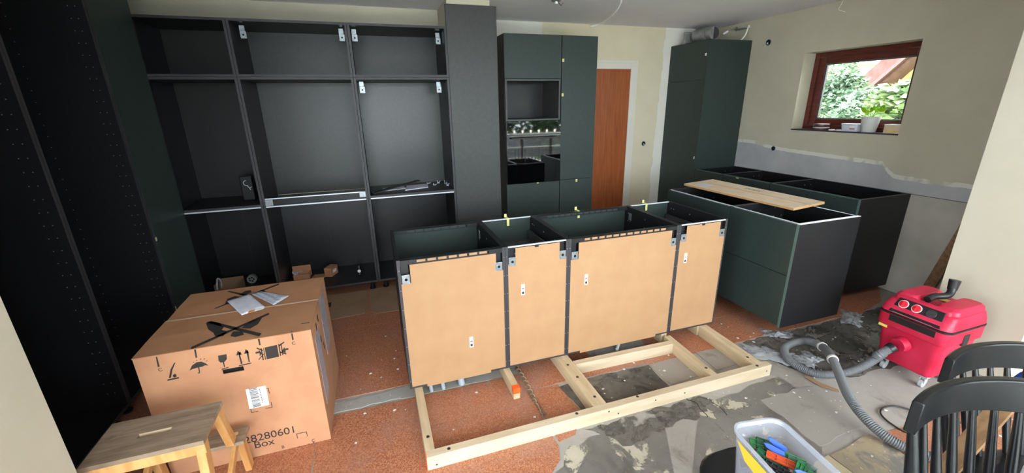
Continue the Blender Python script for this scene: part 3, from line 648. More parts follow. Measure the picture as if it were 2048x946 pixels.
for xx_, ww in ((1.236, 0.6), (1.8375, 0.398)):
    par = [o for o in COL.objects if o.parent is None and abs(o.location.x-xx_) < 1e-4 and o.name.split('.')[0] in ('oven_cabinet', 'narrow_tall_cabinet')][0]
    for lx in (0.07, ww-0.07):
        for ly in (0.10, 0.5): MB().cyl((lx, ly, 0.004), (lx, ly, 0.085), 0.017).build('leg', 'black_plastic', par, smooth=True)

# ================================================================== THINGS ON THE SILL AND WALLS
SZ = WZ0+0.012
def lathe(mb, c, prof, n=24):
    c = Vector(c); return mb.loft([[c+Vector((r*math.cos(2*math.pi*k/n), r*math.sin(2*math.pi*k/n), z)) for k in range(n)] for r, z in prof])
t_ = thing('potted_plant', 'green leafy plant in a white pot on the window sill', 'plant', (4.262, (4.262, 0.53, 1.379)[1], SZ))
lathe(MB(), (0, 0, 0), [(0.052, 0), (0.055, 0.004), (0.070, 0.128), (0.073, 0.130), (0.073, 0.134), (0.066, 0.134), (0.064, 0.120)]).build('pot', 'pot_white', t_, smooth=True)
lathe(MB(), (0, 0, 0.112), [(0.062, 0), (0.062, 0.008)]).build('soil', 'soil', t_)
mb = MB()
random.seed(3)
for k in range(9):
    a = k*2.4; tip = Vector((0.05*math.cos(a), 0.065*math.sin(a), 0.170+0.055*random.random()))*0.75+Vector((0, 0, 0.032))
    mb.tube(spline([(0, 0, 0.118), (tip.x*0.4, tip.y*0.4, 0.14), tip], 4), 0.002, 5)
mb.build('stem', 'leaf_bright', t_, kind='stuff')
random.seed(3)
for k in range(9):
    a = k*2.4; tip = Vector((0.05*math.cos(a), 0.065*math.sin(a), 0.170+0.055*random.random())); an = R(90-75*math.sin(a)+random.uniform(-15, 15)); d_ = Vector((0.25*math.cos(a), math.cos(an), math.sin(an)*0.8)).normalized(); s_ = Vector((-0.15, -d_.z, d_.y)).normalized(); n_ = d_.cross(s_).normalized()
    L_ = 0.052; W_ = 0.019; tip = tip*0.75+Vector((0, 0, 0.03))
    pr_ = [tip+d_*(L_*u)+s_*(W_*v)+n_*(0.005*math.sin(u*3)) for u, v in ((0, 0), (0.25, 0.75), (0.55, 1), (0.85, 0.6), (1, 0), (0.85, -0.6), (0.55, -1), (0.25, -0.75))]
    MB().prism(pr_, n_*0.0012).build('leaf', 'leaf_bright', t_)
for k, (zz, lab) in enumerate(((0.0, 'lower round brown tin of the two stacked on the window sill'), (0.030, 'upper round brown tin stacked on the window sill'))):
    t_ = thing('tin', lab, 'tin', (4.250, 0.955, SZ+zz))
    lathe(MB(), (0, 0, 0), [(0.066, 0.0), (0.068, 0.003), (0.068, 0.018), (0.066, 0.020)]).build('tin_body', 'tin_brown', t_, smooth=True)
    lathe(MB(), (0, 0, 0.0202), [(0.071, 0.0), (0.071, 0.006), (0.062, 0.009)]).build('tin_lid', 'paper_white' if k == 0 else 'tin_brown', t_, smooth=True)
for y, lab in ((0.835, 'small cream lid lying on the sill, nearer the tins'), (0.765, 'small cream lid lying on the sill, nearer the plastic tub')):
    tag(lathe(MB(), (4.235, y, SZ), [(0.026, 0.0), (0.028, 0.003), (0.028, 0.009), (0.024, 0.012)]).build('jar_lid', 'pot_white', None, smooth=True), lab, 'lid')
tag(MB().box(4.285, 4.315, 0.745, 0.785, SZ, SZ+0.045).build('dark_case', 'black_plastic', None, 0.004), 'small black case behind the lids on the sill', 'case')
t_ = thing('plastic_tub', 'clear plastic tub with pink printed label beside the plant pot', 'tub', (4.262, 0.675, SZ))
MB().loft([rrect(0, 0, 0.085, 0.135, 0.02, 0), rrect(0, 0, 0.10, 0.150, 0.02, 0.06), rrect(0, 0, 0.107, 0.157, 0.022, 0.062), rrect(0, 0, 0.107, 0.157, 0.022, 0.068), rrect(0, 0, 0.09, 0.14, 0.02, 0.070)]).build('tub_body', 'paper_white', t_, smooth=True)
bx('printed_label', 'pink_print', -0.0505, -0.0495, -0.058, -0.012, 0.018, 0.03, t_); bx('printed_label', 'white_sticker', -0.0512, -0.0500, -0.06, -0.01, 0.034, 0.052, t_)
t_ = thing('small_box', 'small brown cardboard box at the near end of the window sill', 'box', (4.262, 0.318, SZ))
bx('box_body', 'cardboard_pale', -0.055, 0.055, -0.060, 0.060, 0, 0.070, t_, 0.001); MB().box(-0.057, 0.057, -0.062, 0.062, 0.0702, 0.075).build('box_lid', 'white_sticker', t_)
bx('box_print', 'label_yellow', -0.0556, -0.0551, -0.035, 0.035, 0.012, 0.022, t_)

def wall_hole(name, label, c, n, r, wires=True):
    n = Vector(n); c = Vector(c); t_ = thing(name, label, 'socket hole', c)
    MB().cyl(n*0.0005, n*0.003, r, n=18).build('rim', 'pipe_grey', t_, smooth=True); MB().cyl(n*0.0031, n*0.0042, r*0.82, n=18).build('opening', 'hole_dark', t_)
    if wires:
        s_ = n.cross(Vector((0, 0, 1)))
        for k in range(2): MB().tube(spline([n*0.004+s_*0.008*k, n*0.018+s_*(0.01*k-0.004)+Vector((0, 0, -0.008)), n*0.012+s_*(0.012*k-0.01)+Vector((0, 0, -0.020))], 4), 0.0022, 6).build('wire', 'cable_white', t_, smooth=True)
wall_hole('socket_hole', 'empty round socket hole high on the wall, left of the window top', (RX, 1.676, 2.247), (-1, 0, 0), 0.036)
wall_hole('socket_hole', 'empty round hole in the grey cement band left of the window', (RX, 1.397, 1.131), (-1, 0, 0), 0.028, False)
wall_hole('socket_hole', 'empty round socket hole in the wall right of the wooden door', (3.30, YW, 1.138), (0, -1, 0), 0.032)

# ceiling: lamp point, loose cable; duct and cables over the tall corner cabinet
t_ = thing('ceiling_box', 'round ceiling lamp point with a loose connector', 'ceiling fitting', (1.60, 1.56, CZ))
lathe(MB(), (0, 0, -0.016), [(0.030, 0), (0.040, 0.004), (0.042, 0.0155)]).build('cover', 'duct_grey', t_, smooth=True)
MB().box(-0.012, 0.012, -0.012, 0.012, -0.034, -0.017).build('connector', 'white_sticker', t_, 0.002)
MB().tube(spline([(0.02, 0, -0.016), (0.05, 0.01, -0.04), (0.065, 0.0, -0.018)], 5), 0.003, 6).build('wire', 'bolt_dark', t_, smooth=True)
o = MB().tube(spline([(2.121, 1.361, 2.498), (2.148, 1.423, 2.47), (2.208, 1.604, 2.44), (2.258, 1.836, 2.42), (2.277, 2.012, 2.41), (2.236, 2.104, 2.405)], 8), 0.0085, 8).build('hanging_cable', 'cable_white', None, smooth=True)
tag(o, 'white cable hanging loose from the ceiling in a curve', 'cable')
o = MB().tube(spline([(RX-0.004, 0.95, 2.50), (RX-0.03, 0.94, 2.46), (RX-0.02, 0.96, 2.43), (RX-0.012, 0.90, 2.40)], 6), 0.0022, 6).build('thin_cable', 'cable_white', None, smooth=True); tag(o, 'thin white cable end at the top of the wall above the window', 'cable')
t_ = thing('ventilation_duct', 'grey ventilation duct lying on top of the tall corner cabinet', 'duct', (3.86, 2.10, 2.2985))
pts = [(0.10, 0.05+0.006*i, 0.080) for i in range(40)]
mb = MB(); P_ = [(-0.12, -0.02, 0.078), (-0.13, 0.12, 0.08), (-0.05, 0.22, 0.09), (0.05, 0.28, 0.10)]; sp = spline(P_, 14)
mb.tube(sp, [0.075+(0.003 if i % 2 else 0) for i in range(len(sp))], 18); mb.build('duct_hose', 'duct_grey', t_, smooth=True)
MB().tube([(-0.118, -0.10, 0.078), (-0.12, -0.03, 0.078)], [0.070, 0.070], 20).build('duct_collar', 'duct_grey', t_, smooth=True)
MB().cyl((-0.1181, -0.1012, 0.078), (-0.118, -0.1002, 0.078), 0.062, n=20).build('duct_mouth', 'black_edge', t_)
t_ = thing('duct_elbow', 'flat grey duct plate standing behind the round duct on the corner cabinet', 'duct', (3.70, 2.36, 2.2985)); bx('plate', 'duct_grey', -0.05, 0.04, 0.0, 0.02, 0, 0.14, t_, 0.004)
for k, (pp, lab) in enumerate((([(4.17, 2.12, 2.43), (4.10, 2.05, 2.455), (4.02, 2.0, 2.43), (3.92, 2.02, 2.40)], 'grey cable with bare end sticking out above the corner cabinet'), ([(4.19, 1.95, 2.44), (4.15, 1.93, 2.45), (4.14, 1.95, 2.36), (4.10, 1.97, 2.30)], 'white cable looping down onto the corner cabinet'))):
    tag(MB().tube(spline(pp, 8), 0.007, 8).build('loose_cable', 'cable_white' if k else 'duct_grey', None, smooth=True), lab, 'cable')
tag(MB().box(4.12, 4.193, 1.97, 2.10, 2.430, 2.437).build('cable_plate', 'zinc', None), 'small metal cable plate at the ceiling above the corner cabinet', 'plate')
tag(MB().tube([(3.93, 2.0, 2.398), (3.86, 1.98, 2.37)], 0.010, 10).build('cable_tip', 'white_sticker', None, smooth=True), 'white cable sleeve at the end of the grey cable by the ceiling', 'cable end')

# ================================================================== THINGS INSIDE THE OPEN CARCASES
SH = 0.885+T+0.0005
t_ = thing('vent_grille', 'long black slotted ventilation grille lying askew on the shelf', 'grille', (0.07, 1.86, SH), R(17))
mb = MB(); L_ = 0.47; W_ = 0.065
mb.box(-L_/2, L_/2, -W_/2, -W_/2+0.006, 0, 0.008); mb.box(-L_/2, L_/2, W_/2-0.006, W_/2, 0, 0.008); mb.box(-L_/2, -L_/2+0.006, -W_/2, W_/2, 0, 0.008); mb.box(L_/2-0.006, L_/2, -W_/2, W_/2, 0, 0.008); mb.box(-0.008, 0.008, -W_/2, W_/2, 0, 0.008)
f = mb.build('grille_frame', 'black_plastic', t_)
x = -L_/2+0.03
while x < L_/2-0.03:
    bx('grille_bar', 'black_plastic', x, x+0.005, -W_/2+0.007, W_/2-0.007, 0.001, 0.007, t_); x += 0.0145
t_.rotation_euler = (0, R(-7), R(21)); t_.location = (0.125, 1.835, SH+0.034)
tag(MB().prism([(0.02, 1.86, SH), (0.22, 1.90, SH), (0.20, 2.03, SH), (0.0, 2.0, SH)], (0, 0, 0.004)).build('leaflet', 'paper_white'), 'folded white leaflet on the shelf, under the left part of the grille', 'paper')
tag(MB().prism([(0.20, 1.80, SH), (0.42, 1.87, SH), (0.44, 2.05, SH), (0.23, 2.02, SH)], (0, 0, 0.007)).build('manual', 'paper_white'), 'white manual lying on the shelf right of the grille', 'paper')
fit = [(0.455, 2.10, 0.035, 0.012, 'zinc', 'pale fitting nearest the manual on the shelf'), (0.50, 1.98, 0.030, 0.02, 'zinc', 'small zinc fitting in front on the shelf'), (0.55, 2.07, 0.025, 0.03, 'paper_white', 'bluish white fitting in the middle of the shelf clutter'), (0.61, 2.00, 0.022, 0.04, 'zinc', 'zinc bracket on the shelf near the right side'), (0.615, 1.90, 0.020, 0.03, 'white_metal', 'zinc hook furthest right on the shelf')]
for k, (x, y, s_, h_, mm, lab) in enumerate(fit):
    mb = MB().box(x-s_/2, x+s_/2, y-0.010, y+0.010, SH, SH+0.004).box(x-s_/2, x-s_/2+0.004, y-0.010, y+0.010, SH+0.004, SH+h_)
    mb.bar((x, y, SH+0.004), (x+s_*0.7, y-0.012, SH+h_*0.8), 0.006, 0.005); tag(mb.build('metal_fitting', mm), lab, 'fitting')
t_ = thing('tool_case', 'upright black tool case with a white hook mark, in the tall left carcase', 'case', ((-1.1, 1.942, 0.905)[0], (-1.1, 1.942, 0.905)[1], SH))
bx('case_body', 'black_plastic', -0.045, 0.045, -0.03, 0.03, 0, 0.21, t_, 0.008)
MB().tube([(0.022*math.cos(a)+0.003, -0.0312, 0.15+0.022*math.sin(a)) for a in [R(v) for v in range(90, 300, 20)]], 0.0025, 6).tube([(0.003, -0.0312, 0.13), (0.02, -0.0312, 0.105), (0.024, -0.0312, 0.09)], 0.0025, 6).tube([(0.02, -0.0312, 0.105), (0.036, -0.0312, 0.116)], 0.0025, 6).build('hook_mark', 'white_sticker', t_)
# on the carcase floors
BZ = 0.085+T+0.0005
t_ = thing('open_carton', 'small open brown cardboard box with raised flap on the middle carcase floor', 'box', (-0.83, 2.00, BZ))
mb = MB().box(-0.06, 0.08, -0.05, -0.046, 0, 0.05).box(-0.06, 0.08, 0.046, 0.05, 0, 0.05).box(-0.06, -0.056, -0.046, 0.046, 0, 0.05).box(0.076, 0.08, -0.046, 0.046, 0, 0.05).box(-0.056, 0.076, -0.046, 0.046, 0, 0.004); mb.build('box_tray', 'cardboard', t_)
bx('flap', 'cardboard', -0.075, 0.085, 0.051, 0.054, 0.0, 0.105, t_)
mb = MB(); 
for k in range(5): mb.tube(spline([(-0.05+k*0.008, -0.02, 0.03), (-0.07+k*0.01, 0.0, 0.07-k*0.004), (-0.03+k*0.01, 0.02, 0.055)], 4), 0.004, 6)
mb.build('plastic_film', 'pouch_film', t_, smooth=True)
t_ = thing('small_carton', 'small closed brown cardboard box beside the open box in the middle carcase', 'box', (-0.56, 1.98, BZ), R(-25))
bx('box_body', 'cardboard', -0.035, 0.035, -0.06, 0.06, 0, 0.085, t_, 0.001); bx('label', 'white_sticker', 0.0352, 0.0358, -0.03, 0.03, 0.03, 0.06, t_)
tag(MB().prism([(-0.74, 1.93, BZ), (-0.62, 1.92, BZ), (-0.60, 2.02, BZ), (-0.72, 2.03, BZ)], (0, 0, 0.003)).build('cardboard_scrap', 'cardboard'), 'torn cardboard scrap between the two small boxes', 'cardboard')
t_ = thing('pipe_stub', 'black pipe stub with a white end in the middle carcase floor', 'pipe', (-0.30, 1.88, BZ)); MB().cyl((0, 0, 0), (0, 0.02, 0.085), 0.022, n=20).build('pipe', 'black_plastic', t_, smooth=True); MB().cyl((0, -0.0200, 0.045), (0, -0.026, 0.045), 0.015, n=16).build('white_cap', 'white_sticker', t_, smooth=True)
t_ = thing('drain_cap', 'round grey drain cap standing in the left floor carcase', 'pipe', (-1.25, 2.02, BZ)); MB().cyl((0, 0, 0.04), (0, 0.04, 0.04), 0.040, n=22).build('cap_ring', 'duct_grey', t_, smooth=True)
for k in range(5): a = k*1.2566; MB().cyl((0.018*math.cos(a), -0.003, 0.04+0.018*math.sin(a)), (0.018*math.cos(a), -0.0002, 0.04+0.018*math.sin(a)), 0.007, n=10).build('cap_hole', 'hole_dark', t_)
t_ = thing('wrapped_carton', 'dark half-open carton with plastic film in the left floor carcase corner', 'box', (-1.40, 1.86, BZ)); 
mb = MB().box(-0.08, 0.12, -0.05, -0.047, 0, 0.05).box(-0.08, 0.12, 0.06, 0.063, 0, 0.12).box(-0.08, -0.077, -0.047, 0.06, 0, 0.10).box(0.117, 0.12, -0.047, 0.06, 0, 0.10).box(-0.077, 0.117, -0.047, 0.06, 0, 0.003); mb.build('box_tray', 'cardboard_dusty', t_)
mb = MB(); mb.tube(spline([(-0.072, -0.02, 0.05), (-0.06, 0.0, 0.14), (-0.04, 0.01, 0.12), (-0.05, 0.02, 0.05)], 6), 0.007, 6); mb.build('plastic_film', 'pouch_film', t_, smooth=True)

# ================================================================== LARGE CARDBOARD BOX
BXW = (-1.118, -0.425); BYF, BYB, BH = -0.163, 0.495, 0.645
t_ = thing('cardboard_box', 'large brown cardboard shipping box with printed handling symbols and taped top', 'box', (-0.77, 0.16, 0.0045))
def L(p): return Vector(p)-t_.location
x0, x1, y0, y1 = BXW[0]-t_.location.x, BXW[1]-t_.location.x, BYF-t_.location.y, BYB-t_.location.y; BH -= 0.0045
front = MB()
hp = [(-0.813, -0.163, 0.503), (-0.729, -0.163, 0.504)]
hx0, hx1 = sorted((hp[0][0]-t_.location.x, hp[1][0]-t_.location.x)); hz = (hp[0][2]+hp[1][2])/2
front.box(x0, hx0-0.0, y0, y0+0.006, 0, BH).box(hx1, x1, y0, y0+0.006, 0, BH).box(hx0, hx1, y0, y0+0.006, 0, hz-0.012).box(hx0, hx1, y0, y0+0.006, hz+0.012, BH)
front.build('front_wall', 'cardboard', t_)
bx('handle_recess', 'hole_dark', hx0-0.01, hx1+0.01, y0+0.020, y0+0.022, hz-0.03, hz+0.03, t_)
bx('side_wall', 'cardboard', x0, x0+0.006, y0+0.006, y1-0.006, 0, BH, t_); bx('side_wall', 'cardboard', x1-0.006, x1, y0+0.006, y1-0.006, 0, BH, t_); bx('rear_wall', 'cardboard', x0, x1, y1-0.006, y1, 0, BH, t_)
ym = 0.165-t_.location.y
for (ya, yb) in ((y0-0.001, ym-0.002), (ym+0.002, y1)):
    mid = (ya+yb)/2
    MB().prism([(x0-0.002, ya, BH), (x0-0.002, yb, BH+0.004), (x0-0.002, yb, BH+0.009), (x0-0.002, mid, BH+0.009), (x0-0.002, ya, BH+0.004)], (x1-x0+0.004, 0, 0)).build('top_flap', 'cardboard_top', t_)
bx('tape_strip', 'tape_clear', x0+0.0, x1+0.0025, ym-0.006, ym+0.006, BH+0.0092, BH+0.0098, t_); bx('tape_strip', 'tape_clear', x1+0.0026, x1+0.003, ym-0.012, ym+0.012, BH-0.11, BH+0.0098, t_)
# printed marks on the front: polygons in the plane of the wall
FYP = y0-0.0006
def flat(polys, name='printed_mark', m='ink'):
    knd = 'stuff' if len(polys) > 5 else None
    mb = MB()
    for p in polys: mb.prism([(q[0]-t_.location.x, FYP, q[2]-t_.location.z) for q in p], (0, 0.0005, 0))
    return mb.build(name, m, t_, kind=knd)
flat([[(-1.036, -0.163, 0.64), (-1.031, -0.163, 0.64), (-1.033, -0.163, 0.591), (-1.04, -0.163, 0.59)]])
flat([[(-0.895, -0.163, 0.645), (-0.888, -0.163, 0.646), (-0.892, -0.163, 0.604), (-0.898, -0.163, 0.603)]])
flat([[(-0.647, -0.163, 0.649), (-0.639, -0.163, 0.65), (-0.641, -0.163, 0.612), (-0.647, -0.163, 0.612)]])
flat([[(-0.509, -0.163, 0.655), (-0.503, -0.163, 0.656), (-0.503, -0.163, 0.612), (-0.51, -0.163, 0.61)]])
# no-hook dolly
flat([[(-0.98, -0.163, 0.596), (-0.974, -0.163, 0.598), (-0.993, -0.163, 0.564), (-1.006, -0.163, 0.528), (-1.014, -0.163, 0.528), (-0.999, -0.163, 0.568)], [(-1.021, -0.163, 0.522), (-0.978, -0.163, 0.524), (-0.979, -0.163, 0.517), (-1.022, -0.163, 0.515)], [(-0.997, -0.163, 0.539), (-0.989, -0.163, 0.543), (-0.984, -0.163, 0.538), (-0.986, -0.163, 0.528), (-0.994, -0.163, 0.525), (-0.998, -0.163, 0.531)]], 'dolly_symbol')
# umbrella with drops
flat([[(-0.933, -0.163, 0.546), (-0.919, -0.163, 0.569), (-0.899, -0.163, 0.581), (-0.881, -0.163, 0.58), (-0.866, -0.163, 0.567), (-0.86, -0.163, 0.555), (-0.872, -0.163, 0.559), (-0.884, -0.163, 0.554), (-0.895, -0.163, 0.555), (-0.907, -0.163, 0.553), (-0.921, -0.163, 0.551)], [(-0.899, -0.163, 0.556), (-0.894, -0.163, 0.556), (-0.897, -0.163, 0.527), (-0.902, -0.163, 0.522), (-0.906, -0.163, 0.528), (-0.901, -0.163, 0.529)],
      [(-0.912, -0.163, 0.583), (-0.908, -0.163, 0.587), (-0.908, -0.163, 0.582)], [(-0.9, -0.163, 0.588), (-0.895, -0.163, 0.594), (-0.895, -0.163, 0.588)], [(-0.884, -0.163, 0.59), (-0.879, -0.163, 0.598), (-0.879, -0.163, 0.591)], [(-0.871, -0.163, 0.59), (-0.865, -0.163, 0.595), (-0.866, -0.163, 0.589)], [(-0.864, -0.163, 0.577), (-0.858, -0.163, 0.583), (-0.859, -0.163, 0.577)]], 'umbrella_symbol')
# glass
flat([[(-0.814, -0.163, 0.595), (-0.781, -0.163, 0.596), (-0.784, -0.163, 0.571), (-0.797, -0.163, 0.558), (-0.812, -0.163, 0.559), (-0.817, -0.163, 0.571)], [(-0.803, -0.163, 0.559), (-0.798, -0.163, 0.56), (-0.799, -0.163, 0.532), (-0.803, -0.163, 0.532)], [(-0.814, -0.163, 0.526), (-0.786, -0.163, 0.53), (-0.787, -0.163, 0.525), (-0.815, -0.163, 0.521)]], 'glass_symbol')
# two arrows up
flat([[(-0.733, -0.163, 0.594), (-0.724, -0.163, 0.594), (-0.73, -0.163, 0.577), (-0.729, -0.163, 0.534), (-0.736, -0.163, 0.533), (-0.736, -0.163, 0.575)], [(-0.746, -0.163, 0.58), (-0.735, -0.163, 0.603), (-0.722, -0.163, 0.582)], [(-0.703, -0.163, 0.597), (-0.695, -0.163, 0.597), (-0.699, -0.163, 0.536), (-0.704, -0.163, 0.535)], [(-0.714, -0.163, 0.581), (-0.703, -0.163, 0.605), (-0.693, -0.163, 0.583)], [(-0.745, -0.163, 0.528), (-0.694, -0.163, 0.531), (-0.695, -0.163, 0.526), (-0.746, -0.163, 0.523)]], 'arrows_symbol')
# clamp symbol
flat([[(-0.628, -0.163, 0.596), (-0.576, -0.163, 0.599), (-0.578, -0.163, 0.536), (-0.63, -0.163, 0.533)]], 'clamp_symbol')
flat([[(-0.645, -0.163, 0.595), (-0.64, -0.163, 0.595), (-0.642, -0.163, 0.532), (-0.647, -0.163, 0.532)], [(-0.634, -0.163, 0.595), (-0.631, -0.163, 0.595), (-0.633, -0.163, 0.533), (-0.637, -0.163, 0.532)], [(-0.571, -0.163, 0.601), (-0.566, -0.163, 0.601), (-0.569, -0.163, 0.538), (-0.573, -0.163, 0.538)], [(-0.561, -0.163, 0.603), (-0.557, -0.163, 0.603), (-0.559, -0.163, 0.54), (-0.563, -0.163, 0.54)],
      [(-0.668, -0.163, 0.581), (-0.654, -0.163, 0.582), (-0.653, -0.163, 0.591), (-0.644, -0.163, 0.569), (-0.655, -0.163, 0.554), (-0.653, -0.163, 0.572), (-0.669, -0.163, 0.572)], [(-0.532, -0.163, 0.572), (-0.548, -0.163, 0.572), (-0.547, -0.163, 0.582), (-0.563, -0.163, 0.561), (-0.548, -0.163, 0.547), (-0.546, -0.163, 0.563), (-0.534, -0.163, 0.563)],
      [(-0.661, -0.163, 0.598), (-0.658, -0.163, 0.603), (-0.637, -0.163, 0.585), (-0.639, -0.163, 0.58)], [(-0.662, -0.163, 0.537), (-0.663, -0.163, 0.541), (-0.638, -0.163, 0.566), (-0.637, -0.163, 0.561)], [(-0.57, -0.163, 0.588), (-0.571, -0.163, 0.594), (-0.545, -0.163, 0.61), (-0.544, -0.163, 0.604)], [(-0.573, -0.163, 0.557), (-0.57, -0.163, 0.563), (-0.545, -0.163, 0.545), (-0.547, -0.163, 0.54)]], 'clamp_symbol')
# label with bar code
q = MB().prism([(p[0]-t_.location.x, y0-0.0008, p[2]-t_.location.z) for p in ((-0.743, -0.163, 0.395), (-0.659, -0.163, 0.395), (-0.663, -0.163, 0.286), (-0.747, -0.163, 0.285))], (0, 0.0006, 0)).build('address_label', 'white_sticker', t_)
c0 = Vector((-0.706, -0.163, 0.337)); mb = MB(); random.seed(5); zz = -0.052
while zz < 0.052:
    h_ = random.choice((0.0012, 0.002, 0.003)); mb.box(c0.x-t_.location.x-0.024, c0.x-t_.location.x+0.010, y0-0.0012, y0-0.0008, c0.z+zz, c0.z+zz+h_); zz += h_+random.choice((0.0015, 0.002, 0.003))
for k in range(9): mb.box(c0.x-t_.location.x+0.017, c0.x-t_.location.x+0.021, y0-0.0012, y0-0.0008, c0.z-0.035+k*0.009, c0.z-0.030+k*0.009)
mb.build('bar_code', 'dark_ink', q)
def corner(cx, cz, sx, sz, l=0.03, th=0.0028):
    a = cx-t_.location.x; b = cz-t_.location.z
    xs_ = sorted((a, a+sx*l)); zs_ = sorted((b, b+sz*l)); xt = sorted((a, a+sx*th)); zt = sorted((b, b+sz*th))
    return MB().box(xs_[0], xs_[1], FYP, FYP+0.0005, zt[0], zt[1]).box(xt[0], xt[1], FYP, FYP+0.0005, zs_[0], zs_[1]).build('corner_mark', 'ink', t_)
for (p, sx, sz) in (((-0.744, -0.163, 0.262), 1, 1), ((-0.652, -0.163, 0.268), -1, 1), ((-0.65, -0.163, 0.379), -1, -1), ((-0.577, -0.163, 0.085), 1, -1), ((-0.529, -0.163, 0.084), -1, -1)): corner(p[0], p[2], sx, sz)
def ftext(body, p, size):   # on the front wall, reading from the front
    M = Matrix.Translation(Vector((p[0]-t_.location.x, y0-0.0006, p[2]-t_.location.z))) @ Matrix.Rotation(R(90), 4, 'X'); return text(body, size, M, 'ink', t_)
ftext('28280601', (-0.804, -0.163, 0.095), 0.058); ftext('Box', (-0.768, -0.163, 0.055), 0.056)
for ch, p in (('C', (-1.043, -0.163, 0.568)), ('C', (-0.515, -0.163, 0.585)), ('B', (-0.654, -0.163, 0.017)), ('C', (-0.516, -0.163, 0.013))): ftext(ch, p, 0.024)
mb = MB()
for p in ((-0.647, -0.163, 0.002), (-0.509, -0.163, 0.009), (-0.577, -0.163, 0.004), (-0.531, -0.163, 0.005)): mb.box(p[0]-t_.location.x-0.003, p[0]-t_.location.x+0.003, FYP, FYP+0.0005, p[2]-t_.location.z-0.004, p[2]-t_.location.z+0.002)
mb.build('printed_dot', 'ink', t_)
# side wall labels
SXP = x1+0.0005
for (ya, yb, za, zb) in ((0.17, 0.36, 0.30, 0.62), (-0.10, 0.03, 0.17, 0.56)):
    q = MB().box(SXP-0.0004, SXP+0.0006, ya-0.16, yb-0.16, za, zb).build('side_label', 'pouch_film', t_)
mb = MB()
for (yy, z_) in ((0.05, 0.47), (-0.02, 0.58), (0.06, 0.59), (0.10, 0.40)): mb.box(SXP-0.0004, SXP+0.0002, yy-0.16-0.01, yy-0.16+0.015, z_-0.02, z_+0.02)
mb.build('printed_mark', 'dark_ink', t_)
# crossed-out symbol on both flaps
def top(polys, dz=0.0):
    mb = MB()
    for p in polys: mb.prism([(q[0]-t_.location.x, q[1]-t_.location.y, BH+0.0096) for q in p], (0, 0, 0.0006))
    return mb.build('crossed_symbol', 'dark_ink', t_)
def ell(c, r1, r2, ang, n=14):
    return [(c[0]+r1*math.cos(a)*math.cos(ang)-r2*math.sin(a)*math.sin(ang), c[1]+r1*math.cos(a)*math.sin(ang)+r2*math.sin(a)*math.cos(ang), 0) for a in [2*math.pi*k/n for k in range(n)]]
top([[(-0.906, -0.162, 0.655), (-0.904, -0.153, 0.655), (-0.649, 0.085, 0.655), (-0.641, 0.065, 0.655), (-0.897, -0.174, 0.655)], [(-0.921, 0.081, 0.655), (-0.903, 0.09, 0.655), (-0.636, -0.134, 0.655), (-0.641, -0.157, 0.655)],
     [(-0.918, 0.069, 0.655), (-0.897, 0.082, 0.655), (-0.854, 0.05, 0.655), (-0.823, -0.006, 0.655), (-0.827, -0.044, 0.655), (-0.85, -0.05, 0.655), (-0.886, -0.003, 0.655)], [(-0.851, -0.054, 0.655), (-0.823, -0.031, 0.655), (-0.794, -0.057, 0.655), (-0.801, -0.096, 0.655), (-0.831, -0.09, 0.655)],
     [(-0.739, -0.043, 0.655), (-0.717, 0.015, 0.655), (-0.669, 0.04, 0.655), (-0.673, -0.027, 0.655), (-0.699, -0.063, 0.655)], [(-0.768, -0.108, 0.655), (-0.769, -0.066, 0.655), (-0.728, -0.081, 0.655), (-0.712, -0.115, 0.655), (-0.745, -0.126, 0.655)]])
top([[(-0.93, 0.234, 0.655), (-0.929, 0.249, 0.655), (-0.672, 0.482, 0.655), (-0.664, 0.464, 0.655)], [(-0.934, 0.463, 0.655), (-0.922, 0.466, 0.655), (-0.795, 0.362, 0.655), (-0.796, 0.335, 0.655)], [(-0.854, 0.384, 0.655), (-0.836, 0.433, 0.655), (-0.809, 0.437, 0.655), (-0.797, 0.404, 0.655), (-0.82, 0.364, 0.655)], [(-0.895, 0.276, 0.655), (-0.901, 0.348, 0.655), (-0.872, 0.377, 0.655), (-0.836, 0.35, 0.655), (-0.848, 0.283, 0.655)], [(-0.78, 0.383, 0.655), (-0.751, 0.415, 0.655), (-0.72, 0.389, 0.655), (-0.744, 0.356, 0.655)]])
bx('flap_slot', 'dark_ink', x1-0.05, x1-0.012, ym-0.26, ym-0.256, BH+0.0040, BH+0.0078, t_)
TZ = 0.6585
def pouch(name, label, pts, m, lines=0):
    o = thing(name, label, 'document pouch', (pts[0][0], pts[0][1], TZ)); P4 = [Vector(p)-o.location for p in pts]
    for p in P4: p.z = 0
    nx, ny = 12, 10; mb = MB(); g = [[None]*(nx+1) for _ in range(ny+1)]; random.seed(len(name))
    for j in range(ny+1):
        for i in range(nx+1):
            u, v = i/nx, j/ny; p = P4[0]*(1-u)*(1-v)+P4[1]*u*(1-v)+P4[2]*u*v+P4[3]*(1-u)*v; p.z = 0.001+0.007*abs(math.sin(7*u+3*v+random.random()*0.5))*(u*(1-u)*v*(1-v)*16)**0.5+0.0015*random.random(); g[j][i] = mb.bm.verts.new(p)
    for j in range(ny):
        for i in range(nx): mb.bm.faces.new((g[j][i], g[j][i+1], g[j+1][i+1], g[j+1][i]))
    s_ = mb.build('film', m, o, smooth=True); sd = s_.modifiers.new('solid', 'SOLIDIFY'); sd.thickness = 0.0008
    return o, P4
o, P4 = pouch('document_pouch', 'grey-white document pouch lying across the tape on the big box', [(-0.895, 0.313, 0.659), (-0.798, 0.369, 0.658), (-0.679, 0.157, 0.659), (-0.769, 0.092, 0.658)], 'paper_white')
pouch('film_pouch', 'crumpled silvery film pouch on the rear flap of the big box', [(-0.793, 0.367, 0.658), (-0.749, 0.385, 0.658), (-0.578, 0.258, 0.658), (-0.637, 0.159, 0.658)], 'pouch_film')
